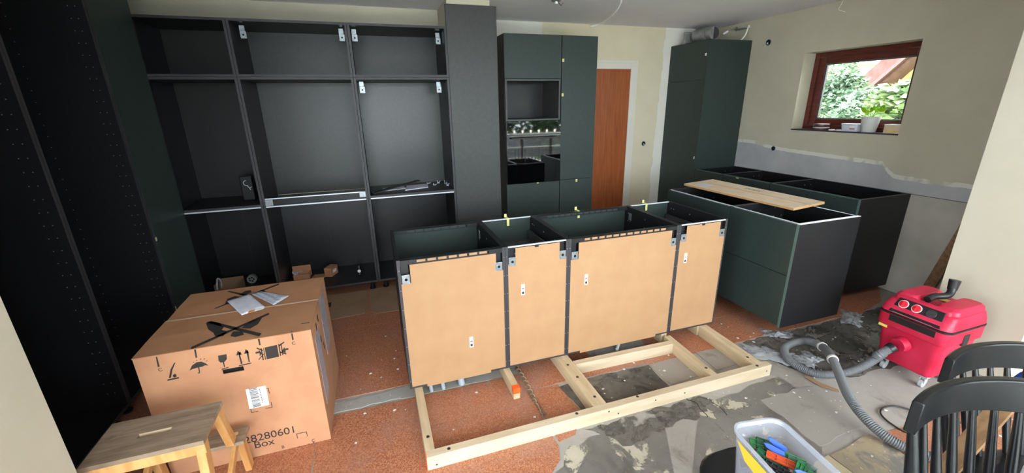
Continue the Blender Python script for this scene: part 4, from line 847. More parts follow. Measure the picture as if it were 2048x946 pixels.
o = thing('label_tab', 'small orange and white label tab at the corner of the document pouch', 'label', (-0.726, 0.112, 0.672)); o.location.z = TZ+0.009
a, b = Vector((-0.73, 0.105, 0.67))-Vector((-0.728, 0.116, 0.67)), 0
MB().prism([(-0.015, -0.022, 0), (0.012, -0.013, 0), (0.012, 0.010, 0), (-0.015, 0.004, 0)], (0, 0, 0.001)).build('orange_half', 'orange_label', o); MB().prism([(0.012, -0.013, 0), (0.05, 0.002, 0), (0.052, 0.02, 0), (0.012, 0.010, 0)], (0, 0, 0.001)).build('white_half', 'white_sticker', o)

# cardboard sheets on the floor in front of the carcases
def cflat(name, label, poly, m, th=0.004, base=0.0042, cat='cardboard'):
    return tag(MB().prism(jag(poly, 0.002, 0.2, base), (0, 0, th)).build(name, m), label, cat)
cflat('cardboard_sheet', 'flattened brown cardboard on the floor with a black printed eye symbol, nearer the big box', [(-1.35, 1.20), (-0.60, 1.20), (-0.27, 1.225), (-0.235, 1.30), (-0.245, 1.705), (-1.35, 1.705)], 'cardboard_dusty')
cflat('cardboard_sheet', 'flattened brown cardboard on the floor beside the island, right of the other', [(-0.225, 1.25), (-0.17, 1.19), (0.10, 1.17), (0.35, 1.16), (0.35, 1.705), (-0.22, 1.705)], 'cardboard_dusty')
t2 = [o for o in COL.objects if o.name.startswith('cardboard_sheet')][0]
p = Vector((-0.594, 1.493, 0.008)); e = MB().box(p.x-0.06, p.x+0.05, p.y-0.045, p.y+0.045, 0.0083, 0.0088).build('printed_square', 'dark_ink', t2)
MB().prism([(p.x-0.035, p.y, 0.0089), (p.x-0.005, p.y+0.028, 0.0089), (p.x+0.038, p.y, 0.0089), (p.x-0.005, p.y-0.028, 0.0089)], (0, 0, 0.0003)).build('printed_square', 'cardboard_dusty', e)
MB().cyl((p.x-0.004, p.y, 0.0093), (p.x-0.004, p.y, 0.0097), 0.016).build('printed_square', 'dark_ink', e)

# long flat carton on the peninsula
A, B_, C_, D_ = [Vector(p) for p in ((2.758, 1.092, 0.882), (3.176, 1.173, 0.882), (3.194, 0.059, 0.882), (2.801, 0.001, 0.882))]
t_ = thing('flat_carton', 'long pale flat cardboard carton lying across the peninsula cabinets', 'carton', (A.x, A.y, 0.8775))
q4 = [v-t_.location for v in (A, B_, C_, D_)]
for v in q4: v.z = 0
ux = (q4[3]-q4[0]).normalized(); wv = (q4[1]-q4[0])
MB().prism(q4, (0, 0, 0.016)).build('carton_body', 'cardboard_edge', t_)
for (a, b) in ((0.0, 0.52), (0.56, 1.0)):
    s0 = q4[0].lerp(q4[1], a); s1 = q4[0].lerp(q4[1], b); e0 = q4[3].lerp(q4[2], a); e1 = q4[3].lerp(q4[2], b)
    z_ = Vector((0, 0, 0.0162)); MB().prism([s0+z_, s1+z_, e1+z_, e0+z_], (0, 0, 0.002)).build('carton_flap', 'cardboard_pale', t_)
MB().prism([q4[0].lerp(q4[3], 0.08).lerp(q4[1].lerp(q4[2], 0.08), 0.12)+Vector((0, 0, 0.0184)), q4[0].lerp(q4[3], 0.08).lerp(q4[1].lerp(q4[2], 0.08), 0.42)+Vector((0, 0, 0.0184)), q4[0].lerp(q4[3], 0.20).lerp(q4[1].lerp(q4[2], 0.20), 0.42)+Vector((0, 0, 0.0184)), q4[0].lerp(q4[3], 0.20).lerp(q4[1].lerp(q4[2], 0.20), 0.12)+Vector((0, 0, 0.0184))], (0, 0, 0.0006)).build('carton_label', 'paper_white', t_)
mb = MB(); random.seed(11)
for k in range(7):
    u = 0.42+k*0.022; c_ = q4[0].lerp(q4[3], u).lerp(q4[1].lerp(q4[2], u), 0.76); 
    mb.bar(c_+Vector((0, 0, 0.019))-wv*0.06, c_+Vector((0, 0, 0.019))+wv*0.06+ux*0.008, 0.005, 0.0006)
    if k % 2: mb.bar(c_+Vector((0, 0, 0.019)), c_+Vector((0, 0, 0.019))+ux*0.020, 0.004, 0.0006)
mb.build('printed_mark', 'ink', t_)

# ================================================================== STEP STOOL
t_ = thing('step_stool', 'worn pale wooden step stool with a handle slot, in front of the big box', 'stool', (-0.942, -0.489, 0), R(0.8))
L_, W_, H_ = 0.365, 0.225, 0.498
mb = MB(); hw, hd = 0.052, 0.011; hcx = -0.005
mb.box(-L_/2, hcx-hw, -W_/2, W_/2, H_-0.018, H_).box(hcx+hw, L_/2, -W_/2, W_/2, H_-0.018, H_).box(hcx-hw, hcx+hw, -W_/2, -hd, H_-0.018, H_).box(hcx-hw, hcx+hw, hd, W_/2, H_-0.018, H_)
tp = mb.build('seat_board', 'stool_top', t_)
bx('handle_slot_lining', 'pine', hcx-hw, hcx+hw, hd-0.002, hd, H_-0.0175, H_-0.0005, tp); 
bx('front_apron', 'stool_wood', -L_/2+0.002, L_/2-0.002, -W_/2+0.004, -W_/2+0.022, H_-0.062, H_-0.019, t_, 0.003); bx('rear_apron', 'stool_wood', -L_/2+0.03, L_/2-0.03, W_/2-0.024, W_/2-0.006, H_-0.06, H_-0.019, t_, 0.002)
for sx in (-1, 1):
    x_ = sx*(L_/2-0.020)
    MB().bar((x_, -W_/2+0.03, H_-0.019), (x_, -W_/2-0.04, 0.003), 0.030, 0.045, (0, 1, 0)).build('leg', 'stool_wood', t_, 0.003)
    MB().bar((x_, W_/2-0.028, H_-0.019), (x_, W_/2+0.035, 0.26), 0.030, 0.045, (0, 1, 0)).build('leg', 'stool_wood', t_, 0.003)
    MB().bar((x_, W_/2+0.127, 0.224), (x_, W_/2+0.150, 0.006), 0.028, 0.045, (0, 1, 0)).build('leg', 'stool_wood', t_, 0.003)
    MB().bar((x_-sx*0.004, W_/2+0.12, 0.235), (x_-sx*0.004, -W_/2-0.01, 0.06), 0.020, 0.035, (0, 1, 1)).build('side_rail', 'stool_wood', t_, 0.003)
bx('step_board', 'stool_top', -L_/2-0.0, L_/2+0.02, W_/2+0.045, W_/2+0.150, 0.2255, 0.243, t_, 0.002)

# ================================================================== VACUUM
t_ = thing('workshop_vacuum', 'red workshop vacuum cleaner on casters beside the beige wall', 'vacuum cleaner', (3.005, -0.815, 0))
W1, D1 = 0.295, 0.275
mb = MB().loft([rrect(0, 0, W1-0.02, D1-0.02, 0.03, 0.080), rrect(0, 0, W1, D1, 0.035, 0.092), rrect(0, 0, 0.335, 0.315, 0.04, 0.30), rrect(0, 0, 0.338, 0.318, 0.04, 0.312), rrect(0, 0, 0.366, 0.345, 0.042, 0.318), rrect(0, 0, 0.368, 0.347, 0.042, 0.395)])
mb.build('tank', 'red_plastic', t_, 0.002, smooth=True)
MB().loft([rrect(0, 0, 0.366, 0.345, 0.042, 0.396), rrect(0, 0, 0.372, 0.351, 0.044, 0.398), rrect(0, 0, 0.372, 0.351, 0.044, 0.407), rrect(0, 0, 0.364, 0.343, 0.042, 0.409)]).build('seal_band', 'black_plastic', t_, smooth=True)
def shift(r, dx, dz): return [(x+dx, y, z+dz) for x, y, z in r]
# lid: sloped front, two humps with a valley for the hose end
lid = MB().loft([rrect(0, 0, 0.368, 0.347, 0.042, 0.410), rrect(0.004, 0, 0.358, 0.338, 0.042, 0.440), rrect(0.018, 0, 0.322, 0.318, 0.04, 0.478), rrect(0.022, 0, 0.300, 0.300, 0.035, 0.484)]).build('lid', 'red_plastic', t_, 0.002, smooth=True)
for yc, wd in ((0.098, 0.115), (-0.095, 0.120)):
    MB().loft([rrect(0.03, yc, 0.285, wd, 0.03, 0.470), rrect(0.033, yc, 0.270, wd-0.012, 0.03, 0.505), rrect(0.036, yc, 0.240, wd-0.035, 0.028, 0.518)]).build('lid_hump', 'red_plastic', lid, 0.001, smooth=True)
MB().loft([rrect(-0.118, 0, 0.03, 0.27, 0.012, 0.470), rrect(-0.112, 0, 0.03, 0.26, 0.012, 0.503), rrect(-0.108, 0, 0.022, 0.25, 0.010, 0.508)]).build('lid_rim', 'red_plastic', lid, smooth=True)
# control panel on the sloped front
a, b = Vector((-0.181, 0, 0.418)), Vector((-0.132, 0, 0.498)); dv = (b-a).normalized(); nn = Vector((-dv.z, 0, dv.x))
def onp(y, s_, o_=0.0): return a+dv*s_+nn*o_+Vector((0, y, 0))
pnl = MB().prism([onp(0.118, -0.004, 0.004), onp(0.104, 0.092, 0.004), onp(-0.112, 0.092, 0.004), onp(-0.128, -0.004, 0.004)], -nn*0.012).build('control_panel', 'black_plastic', t_, 0.002)
bx('panel_line', 'duct_grey', -0.1862, -0.1845, -0.098, 0.098, 0.4165, 0.4185, t_)
for y in (0.070, 0.006):
    k_ = MB().tube([onp(y, 0.060, 0.004), onp(y, 0.060, 0.012), onp(y, 0.060, 0.013)], [0.021, 0.020, 0.014], 20).build('knob', 'red_knob', pnl, smooth=True)
    MB().bar(onp(y, 0.044, 0.016), onp(y, 0.076, 0.016), 0.007, 0.008, nn).build('knob_grip', 'red_knob', k_, 0.001)
    MB().tube([onp(y, 0.060, 0.0041), onp(y, 0.060, 0.0052)], [0.025, 0.025], 22).build('knob_ring', 'pot_white', k_)
MB().tube([onp(-0.062, 0.060, 0.004), onp(-0.062, 0.060, 0.008)], [0.024, 0.022], 22).tube([onp(-0.062, 0.060, 0.0082), onp(-0.062, 0.060, 0.0095)], [0.014, 0.014], 18).build('socket_cover', 'black_edge', pnl, smooth=True)
bx('lower_trim', 'black_plastic', -0.1858, -0.1838, -0.118, 0.105, 0.356, 0.394, t_)
bx('rating_label', 'yellow_plastic', -0.1815, -0.1765, 0.105, 0.150, 0.300, 0.316, t_)
MB().tube([(-0.165, 0.012, 0.238), (-0.205, 0.018, 0.232)], [0.045, 0.040], 24).build('inlet_collar', 'red_plastic', t_, smooth=True)
MB().box(-0.03, 0.02, -0.178, -0.165, 0.30, 0.37).build('latch', 'bolt_dark', t_, 0.004)
for (x_, y_) in ((-0.10, -0.10), (-0.10, 0.10), (0.10, -0.10), (0.10, 0.10)):
    q = MB().box(x_-0.018, x_+0.018, y_-0.018, y_+0.018, 0.062, 0.080).box(x_-0.022, x_+0.006, y_+0.010, y_+0.014, 0.030, 0.062).box(x_-0.022, x_+0.006, y_-0.014, y_-0.010, 0.030, 0.062).build('caster', 'caster_grey', t_, 0.001)
    MB().cyl((x_-0.012, y_-0.009, 0.0245), (x_-0.012, y_+0.009, 0.0245), 0.024, n=18).build('wheel', 'caster_grey', q, smooth=True)
nz = thing('hose_nozzle', 'dark grey bent hose nozzle resting in the top of the red vacuum', 'nozzle', (3.04, -0.815, 0.50))
MB().tube(spline([(-0.10, 0.012, 0.012), (-0.04, 0.012, 0.022), (0.02, -0.01, 0.026), (0.055, -0.012, 0.04), (0.075, -0.005, 0.075)], 6), 0.019, 14).build('elbow', 'black_plastic', nz, smooth=True)
MB().tube([(0.073, -0.006, 0.055), (0.082, -0.003, 0.115)], [0.022, 0.027], 18).build('cone', 'black_plastic', nz, smooth=True)
bx('yellow_disc', 'yellow_plastic', 0.03, 0.07, -0.035, 0.015, -0.013, -0.010, nz)

# hose
hs = thing('vacuum_hose', 'long grey corrugated vacuum hose looping over the floor', 'hose', (2.80, -0.80, 0))
HP = [(2.775, -0.793, 0.225), (2.70, -0.765, 0.165), (2.811, -0.734, 0.13), (2.681, -0.718, 0.06), (2.549, -0.695, 0.03), (2.411, -0.656, 0.03), (2.364, -0.579, 0.03), (2.375, -0.475, 0.03), (2.45, -0.385, 0.03), (2.546, -0.352, 0.032), (2.648, -0.362, 0.04), (2.658, -0.442, 0.065), (2.595, -0.545, 0.095), (2.491, -0.664, 0.11), (2.355, -0.801, 0.11), (2.254, -0.914, 0.1), (2.199, -1.023, 0.08), (2.197, -1.119, 0.05), (2.229, -1.205, 0.033), (2.28, -1.277, 0.03), (2.36, -1.46, 0.03), (2.45, -1.7, 0.03)]
HP = [Vector(p)-hs.location for p in HP]; sp = spline(HP, 12)
# resample evenly for corrugation
def resample(P, st):
    out = [P[0]]; acc = 0
    for a, b in zip(P, P[1:]):
        L0 = (b-a).length; d0 = 0
        while acc+L0-d0 >= st: d0 += st-acc; out.append(a.lerp(b, d0/L0)); acc = 0
        acc += L0-d0
    return out
rs = resample(sp, 0.0045)
iC0 = min(range(len(rs)), key=lambda i: (rs[i]-(Vector((2.622, -0.501, 0.085))-hs.location)).length); iC1 = min(range(len(rs)), key=lambda i: (rs[i]-(Vector((2.504, -0.652, 0.11))-hs.location)).length)
def corr(P): return MB().tube(P, [0.0215+(0.0030 if i % 2 else 0) for i in range(len(P))], 16)
corr(rs[:iC0+2]).build('corrugated_hose', 'hose_grey', hs, smooth=False); corr(rs[iC1-1:]).build('corrugated_hose', 'hose_grey', hs)
MB().tube(rs[iC0:iC1+1:2] if iC1 > iC0+4 else rs[iC0:iC1+1], 0.0265, 18).build('hose_joint', 'hose_grey', hs, smooth=True)
for i in (iC0, iC1): MB().tube(rs[i-2:i+3], 0.030, 18).build('hose_clamp', 'pot_white', hs, smooth=True)
MB().tube(rs[0:8], 0.029, 18).build('hose_cuff', 'black_plastic', hs, smooth=True)
o = MB().tube(spline([(2.45, -1.169, 0.008), (2.384, -1.131, 0.008), (2.38, -1.055, 0.008), (2.409, -0.995, 0.008), (2.471, -0.968, 0.008), (2.55, -0.98, 0.008), (2.606, -1.042, 0.008), (2.661, -1.102, 0.008), (2.78, -1.20, 0.008), (3.1, -1.15, 0.008), (3.25, -1.25, 0.008)], 10), 0.0045, 8).build('power_cord', 'bolt_dark', None, smooth=True)
tag(o, 'thin dark power cord looping on the floor left of the chairs', 'cord')
o = MB().tube(spline([(2.95, -1.12, 0.007), (3.05, -1.08, 0.007), (3.15, -1.15, 0.007), (3.3, -1.14, 0.007)], 8), 0.004, 8).build('floor_wire', 'bolt_dark', None, smooth=True); tag(o, 'short dark wire on the floor behind the far chair', 'cord')

# leaning plank seen against the window wall, past the beige wall edge
t_ = tag(MB().bar((4.150, -0.235, 0.02), (4.150, -0.39, 0.86), 0.07, 0.022, (1, 0, 0)).build('leaning_plank', 'oak_plank'), 'brown plank leaning on the window wall, half hidden by the beige wall', 'plank')

# loose films and scraps on the floor
def film(name, label, cx, cy, w_, d_, rz, m='film_clear', seed=1, h_=0.025, cat='plastic film'):
    random.seed(seed); nx, ny = 12, 10; mb = MB(); g = [[None]*(nx+1) for _ in range(ny+1)]; ca, sa = math.cos(rz), math.sin(rz)
    for j in range(ny+1):
        for i in range(nx+1):
            u, v = i/nx-0.5, j/ny-0.5; ed = 1+0.25*random.uniform(-1, 1) if i in (0, nx) or j in (0, ny) else 1
            X_, Y_ = u*w_*ed+0.01*random.uniform(-1, 1), v*d_*ed+0.01*random.uniform(-1, 1); g[j][i] = mb.bm.verts.new((cx+X_*ca-Y_*sa, cy+X_*sa+Y_*ca, 0.008+h_*random.random()*max(0, 1-2*max(abs(u), abs(v))*0.8)))
    for j in range(ny):
        for i in range(nx): mb.bm.faces.new((g[j][i], g[j][i+1], g[j+1][i+1], g[j+1][i]))
    o = mb.build(name, m, None, smooth=True); sd = o.modifiers.new('solid', 'SOLIDIFY'); sd.thickness = 0.0006; return tag(o, label, cat)
film('plastic_film', 'crumpled clear film inside the loop of the vacuum hose', 2.52, -0.50, 0.17, 0.12, 0.3, seed=2)
film('plastic_film', 'clear film strip between the timber frame and the hose', 2.33, -0.37, 0.30, 0.16, -0.7, seed=3, h_=0.018)
film('plastic_film', 'torn clear film on the floor by the near peninsula corner', 2.62, -0.20, 0.20, 0.10, -0.5, seed=4)
film('plastic_film', 'clear film on the floor behind the vacuum, by the cabinet end panel', 3.35, -0.22, 0.26, 0.13, 0.5, seed=5)
o = MB().tube(spline([(2.367, -0.605, 0.006), (2.353, -0.671, 0.012), (2.36, -0.743, 0.008), (2.396, -0.767, 0.006)], 6), 0.0, 4).build('paper_strip', 'paper_white') if False else None
a, b, c_ = Vector((2.361, -0.613, 0.006)), Vector((2.353, -0.703, 0.006)), Vector((2.402, -0.775, 0.006))
tag(MB().prism([a, b+Vector((0.01, 0.012, 0)), c_, c_+Vector((-0.02, -0.02, 0)), b+Vector((-0.02, -0.022, 0)), a+Vector((-0.03, -0.01, 0))], (0, 0, 0.002)).build('tape_scrap', 'cardboard_dusty'), 'torn strip of brown tape on the grey floor by the hose', 'scrap')
random.seed(21)
mb = MB()
for k in range(150):
    if k % 3 == 0: u_, v_ = random.uniform(-0.4, 1.6), random.uniform(-0.5, 0.9)
    else: u_, v_ = random.uniform(0.9, 3.2), random.uniform(-1.4, 0.3)
    r_ = random.uniform(0.003, 0.011); n_ = random.choice((4, 5, 6)); a0 = random.random()*6
    if -0.54 < v_ < -0.48 or 0 < v_ < 0.6 and 0 < u_ < 2.2 or u_ > 2.5 and v_ > -0.3 or -0.6 < v_ < 0 and 0 < u_ < 2.2 and random.random() < 0.5: continue
    mb.prism([(u_+r_*random.uniform(.5, 1.2)*math.cos(a0+2*math.pi*i/n_), v_+r_*random.uniform(.5, 1.2)*math.sin(a0+2*math.pi*i/n_), 0.004) for i in range(n_)], (0, 0, random.uniform(0.001, 0.003)))
o = mb.build('plaster_crumbs', 'pot_white', kind='stuff'); tag(o, 'pale plaster crumbs scattered over the bare floor', 'debris')

# ================================================================== TUB OF PACKERS ON A BLACK STOOL
t_ = thing('round_stool', 'black round-cornered stool seat under the tub of plastic packers', 'stool', (1.015, -1.375, 0))
MB().loft([rrect(0, 0, 0.28, 0.28, 0.10, 0.415, 7), rrect(0, 0, 0.31, 0.31, 0.12, 0.422, 7), rrect(0, 0, 0.31, 0.31, 0.12, 0.442, 7), rrect(0, 0, 0.295, 0.295, 0.115, 0.449, 7)]).build('seat', 'black_paint', t_, smooth=True)
for sx in (-1, 1):
    for sy in (-1, 1): MB().tube([(sx*0.095, sy*0.095, 0.414), (sx*0.13, sy*0.13, 0.001)], [0.016, 0.013], 12).build('leg', 'black_paint', t_, smooth=True)
TB = Vector((1.005, -1.452, 0.4495)); TR = R(-9)
t_ = thing('packer_tub', 'translucent plastic tub with a yellow label, full of coloured packers', 'tub', TB, TR)
mb = MB(); wo_, wi_ = 0.17, 0.27
outer = [rrect(0, 0, 0.140, 0.225, 0.03, 0.001), rrect(0, 0, 0.168, 0.262, 0.036, 0.192), rrect(0, 0, 0.182, 0.276, 0.042, 0.194), rrect(0, 0, 0.184, 0.278, 0.042, 0.204)]
inner = [rrect(0, 0, 0.170, 0.264, 0.036, 0.204), rrect(0, 0, 0.163, 0.257, 0.034, 0.192), rrect(0, 0, 0.136, 0.221, 0.028, 0.004)]
MB().loft(outer[:2]+[inner[1], inner[2]]).build('tub_wall', 'tub_clear', t_, smooth=True)
MB().loft([outer[1], outer[2], outer[3], inner[0], inner[1]], caps=False).build('tub_rim', 'tub_rim', t_, smooth=True)
MB().prism([(-0.0795, -0.10, 0.11), (-0.0815, 0.060, 0.13), (-0.0848, 0.098, 0.175), (-0.0848, -0.11, 0.175)], (0.0010, 0, 0)).build('yellow_label', 'label_film', t_)
MB().prism([(-0.0722, -0.10, 0.025), (-0.0722, 0.05, 0.025), (-0.0790, 0.04, 0.105), (-0.0790, -0.11, 0.105)], (0.0006, 0, 0)).build('red_label_field', 'label_red', t_)
# packers: flat plastic shims with pockets, each its own thing
def packer(label, mname, loc, rot, l=0.075, w_=0.036, th=0.007, cat='packer'):
    o = bpy.data.objects.new('plastic_packer', None); COL.objects.link(o); o.location = loc; o.rotation_euler = rot; tag(o, label, cat, 'plastic packers in the tub')
    mb = MB(); mb.box(-l/2, l/2, -w_/2, w_/2, 0, th*0.45)
    for y_ in (-w_/2, -0.0012, w_/2-0.0024): mb.box(-l/2, l/2, y_, y_+0.0024, th*0.45, th)
    n_ = 3
    for k in range(n_+1):
        x_ = -l/2+(l-0.0024)*k/n_; mb.box(x_, x_+0.0024, -w_/2, w_/2, th*0.45, th)
    mb.build('packer_plate', mname, o); return o
def tl(u, v, z): p = Matrix.Rotation(TR, 4, 'Z') @ Vector((u, v, 0)); return (TB.x+p.x, TB.y+p.y, TB.z+z)
pk = [('light green packer against the yellow label side', 'plastic_green', (-0.045, 0.055, 0.118), (0.6, 0.1, 1.9)),
('short orange packer behind the black grid piece', 'plastic_orange', (-0.018, 0.082, 0.120), (0.3, -0.3, 0.6)),
('green packer furthest to the back of the tub, left one', 'plastic_green', (0.002, 0.092, 0.128), (0.7, 0.2, -0.5)),
('dark green packer furthest to the back of the tub, right one', 'plastic_green_dark', (0.022, 0.088, 0.130), (0.8, 0.2, -0.6)),
('long orange packer in the middle of the tub', 'plastic_orange', (0.012, 0.022, 0.138), (0.45, 0.1, -0.9)),
('teal green packer beside the black grid piece', 'plastic_green_dark', (-0.022, 0.035, 0.134), (0.2, 0.3, -1.1)),
('green four-pocket packer in front of the orange one', 'plastic_green', (0.020, -0.028, 0.142), (0.5, -0.2, 0.5)),
('green packer leaning on the right tub wall, upper one', 'plastic_green', (0.048, 0.025, 0.132), (1.0, 0.1, -0.9)),
('green packer leaning on the right tub wall, middle one', 'plastic_green_dark', (0.060, 0.000, 0.130), (1.1, 0.1, -0.95)),
('green packer leaning on the right tub wall, lowest one', 'plastic_green', (0.062, -0.035, 0.126), (1.1, 0.1, -1.0)),
('red-orange packer half buried under the others', 'plastic_orange', (0.0, 0.0, 0.118), (0.2, 0.3, -0.7))]
for (lab, mm, (u, v, z), r_) in pk: packer(lab, mm, tl(u, v, z+0.012), (r_[0]*0.8, r_[1], r_[2]), 0.085 if 'long' in lab else 0.074, 0.024 if 'orange' in lab else 0.032)
for k, (u, v, z, r_, lab) in enumerate(((-0.028, -0.005, 0.142, (0.15, 0.1, -1.1), 'black grid packer nearest the yellow label'), (-0.030, -0.06, 0.140, (0.1, 0.15, -1.2), 'black grid packer lying towards the near end'))):
    o = bpy.data.objects.new('grid_packer', None); COL.objects.link(o); o.location = tl(u, v, z); o.rotation_euler = r_; tag(o, lab, 'packer', 'plastic packers in the tub')
    mb = MB()
    for i in range(7): x_ = -0.05+i*0.016; mb.box(x_, x_+0.0025, -0.022, 0.022, 0, 0.008)
    for j in range(4): y_ = -0.022+j*0.0138; mb.box(-0.05, 0.0485, y_, y_+0.0025, 0, 0.008)
    mb.box(-0.05, 0.0485, -0.022, 0.022, 0, 0.0015); mb.build('grid_plate', 'plastic_black', o)
for (u, v, z, r_, l_, lab) in ((0.028, 0.062, 0.172, (1.2, 0.5, -0.9), 0.044, 'tall blue wedge standing up from the packers'), (0.010, 0.052, 0.166, (1.2, 0.35, -0.9), 0.044, 'slim blue wedge leaning below the tall one'), (0.035, -0.045, 0.160, (0.9, 0.2, -0.8), 0.05, 'blue wedge lying between the green packers')):
    o = MB().prism([(-l_/2, -0.007, 0), (l_/2, -0.011, 0), (l_/2+0.008, 0, 0), (l_/2, 0.011, 0), (-l_/2, 0.007, 0), (-l_/2-0.012, 0, 0)], (0, 0, 0.005)).build('plastic_wedge', 'plastic_blue', None, 0.001)
    o.location = tl(u, v, z); o.rotation_euler = r_; tag(o, lab, 'wedge')
mb = MB(); random.seed(9)
for mname, cnt in (('plastic_green', 20), ('plastic_orange', 16), ('plastic_black', 16)):
    mb = MB()
    for k in range(cnt):
        M = Matrix.Translation((random.uniform(-0.040, 0.040), random.uniform(-0.080, 0.090), random.uniform(0.030, 0.122))) @ Matrix.Rotation(random.random()*6, 4, 'Z') @ Matrix.Rotation(random.uniform(-0.4, 0.4), 4, 'X')
        mb.box(-0.025, 0.025, -0.012, 0.012, -0.003, 0.003, M)
    mb.build('buried_packers', mname, t_, kind='stuff')

# ================================================================== CHAIRS
def chair(label, left, ang, top, hs_=1.0):
    """curved rail back with turned spindles; local: chord along +x, seat towards -y"""
    t_ = thing('spindle_chair', label, 'chair', (left[0], left[1], 0), ang); W_ = 0.43; sag = 0.052; n = 24; th = 0.024; hR = 0.105
    def arc(u, off=0.0):   # u 0..1 along, returns x, y (middle bows away from sitter, +y)
        r_ = ((W_/2)**2+sag**2)/(2*sag); a = math.asin(W_/2/r_)*(2*u-1); return (W_/2+(r_+off)*math.sin(a), sag-r_+(r_+off)*math.cos(a))
    rings = []
    for i in range(n+1):
        u = i/n; xi, yi = arc(u); xo, yo = arc(u, th); e_ = 0.010*(abs(2*u-1)**3)
        rings.append([(xi, yi, top-hR+0.010*math.sin(math.pi*u)), (xo, yo, top-hR+0.010*math.sin(math.pi*u)), (xo, yo, top-0.004-e_), (xo*0.85+xi*0.15, yo*0.85+yi*0.15, top-e_), (xi*0.85+xo*0.15, yi*0.85+yo*0.15, top-e_), (xi, yi, top-0.004-e_)])
    MB().loft(rings).build('back_rail', 'black_paint', t_, 0.003, smooth=True)
    SHT = 0.45
    for k in range(8):
        u = 0.055+0.89*k/7; x_, y_ = arc(u, th/2); thick = 0.0135 if k in (0, 7) else 0.0095
        bx_, by_ = W_/2+(x_-W_/2)*0.86, -0.035+(y_-sag)*0.5
        zs_ = [top-hR+0.008, 0.5*(top-hR+SHT)+0.04, SHT+0.05, SHT-0.01]; P_ = [Vector((x_, y_, zs_[0])).lerp(Vector((bx_, by_, SHT-0.01)), (zs_[0]-z_)/(zs_[0]-SHT+0.01)) for z_ in zs_]
        MB().tube(P_, [thick*0.8, thick*1.25, thick, thick*0.85], 12).build('spindle', 'black_paint', t_, smooth=True)
    seat = []
    for (ins, z_) in ((0.018, SHT-0.032), (0.0, SHT-0.024), (0.0, SHT-0.006), (0.010, SHT)): seat.append(rrect(W_/2, -0.215, 0.42-2*ins, 0.41-2*ins, 0.09, z_, 6))
    MB().loft(seat).build('seat', 'black_paint', t_, smooth=True)
    for sx in (-1, 1):
        MB().tube([(W_/2+sx*0.14, -0.06, SHT-0.033), (W_/2+sx*0.175, -0.01, 0.22), (W_/2+sx*0.19, 0.02, 0.001)], [0.017, 0.019, 0.013], 12).build('leg', 'black_paint', t_, smooth=True)
        MB().tube([(W_/2+sx*0.14, -0.37, SHT-0.033), (W_/2+sx*0.165, -0.385, 0.22), (W_/2+sx*0.175, -0.39, 0.001)], [0.017, 0.019, 0.013], 12).build('leg', 'black_paint', t_, smooth=True)
        MB().tube([(W_/2+sx*0.168, -0.02, 0.25), (W_/2+sx*0.162, -0.383, 0.25)], 0.009, 10).build('stretcher', 'black_paint', t_, smooth=True)
    MB().tube([(W_/2-0.163, -0.20, 0.25), (W_/2+0.163, -0.20, 0.25)], 0.009, 10).build('stretcher', 'black_paint', t_, smooth=True)
    return t_
chair('nearest black spindle-back chair, in the bottom right corner', (1.173, -1.632, 0.93)[:2], R(-13), 0.93)
chair('black spindle-back chair behind the nearest one, beside the red vacuum', (1.662, -1.474, 0.84)[:2], R(-13), 0.84)
o = MB().bar((1.51, -1.585, 0.52), (1.825, -1.558, 0.68), 0.020, 0.050, (0, 1, 0)).build('brown_batten', 'oak_plank'); tag(o, 'brown wooden batten slanting behind the slats of the nearest chair', 'batten')
p = Vector((2.204, -1.503, 0.62))
t_ = tag(MB().loft([rrect(p.x, p.y, 0.16, 0.13, 0.03, p.z-0.09), rrect(p.x, p.y, 0.20, 0.15, 0.03, p.z-0.06), rrect(p.x+0.02, p.y, 0.12, 0.10, 0.03, p.z+0.02), rrect(p.x+0.03, p.y, 0.05, 0.05, 0.02, p.z+0.045)]).build('blue_bag', 'plastic_blue', None, 0.004, smooth=True), 'bright blue plastic bag behind the two black chairs', 'bag')
p = Vector((1.433, -1.797, 0.8))
t_ = tag(lathe(MB(), (p.x, p.y, 0.4505), [(0.05, 0), (0.055, 0.01), (0.055, 0.30), (0.045, 0.37), (0.02, 0.39)]).build('white_canister', 'paper_white', None, smooth=True), 'white canister on the nearest chair, cut by the right photo edge', 'canister')

# ================================================================== OUTSIDE
struct(bx('ground_outside', 'patio', -12, 5.29, -26, -3.51, -0.25, -0.13)); struct(bx('ground_garden', 'grass', 5.31, 26, -12, 22, -0.4, -0.2))
t_ = thing('neighbour_house', 'yellow rendered neighbour house with a brown pitched roof, seen through the window', 'house', (12.5, 6, -0.2))
bx('wall', 'house_yellow', 0.0, 5.0, -6.0, 8.0, 0.0, 5.5, t_)
wv_ = [Vector(p)-t_.location for p in ((12.4, 6.332, 2.532), (12.4, 6.409, 2.887), (12.4, 5.711, 2.806), (12.4, 5.635, 2.471))]
q = MB().prism(wv_, (0.08, 0, 0)).build('window_frame', 'house_white', t_)
wv_ = [Vector(p)-t_.location for p in ((12.37, 5.886, 2.54), (12.37, 5.951, 2.833), (12.37, 5.773, 2.812), (12.37, 5.709, 2.524))]; MB().prism(wv_, (0.02, 0, 0)).build('pane', 'hose_grey', q)
rv = [Vector(p)-t_.location for p in ((9.5, 4.263, 1.855), (9.5, 3.707, 2.444), (9.5, 3.135, 2.771), (9.5, 2.849, 2.727), (9.5, 3.514, 2.101), (9.5, 3.887, 1.651))]
MB().prism(rv, (2.6, 0, 0)).build('roof', 'roof_brown', t_)
rv = [Vector(p)-t_.location for p in ((9.4, 3.984, 1.75), (9.4, 3.351, 2.404), (9.4, 2.988, 2.667), (9.4, 2.917, 2.657), (9.4, 3.312, 2.366), (9.4, 3.938, 1.71))]; MB().prism(rv, (0.10, 0, 0)).build('gutter_board', 'tin_brown', t_)
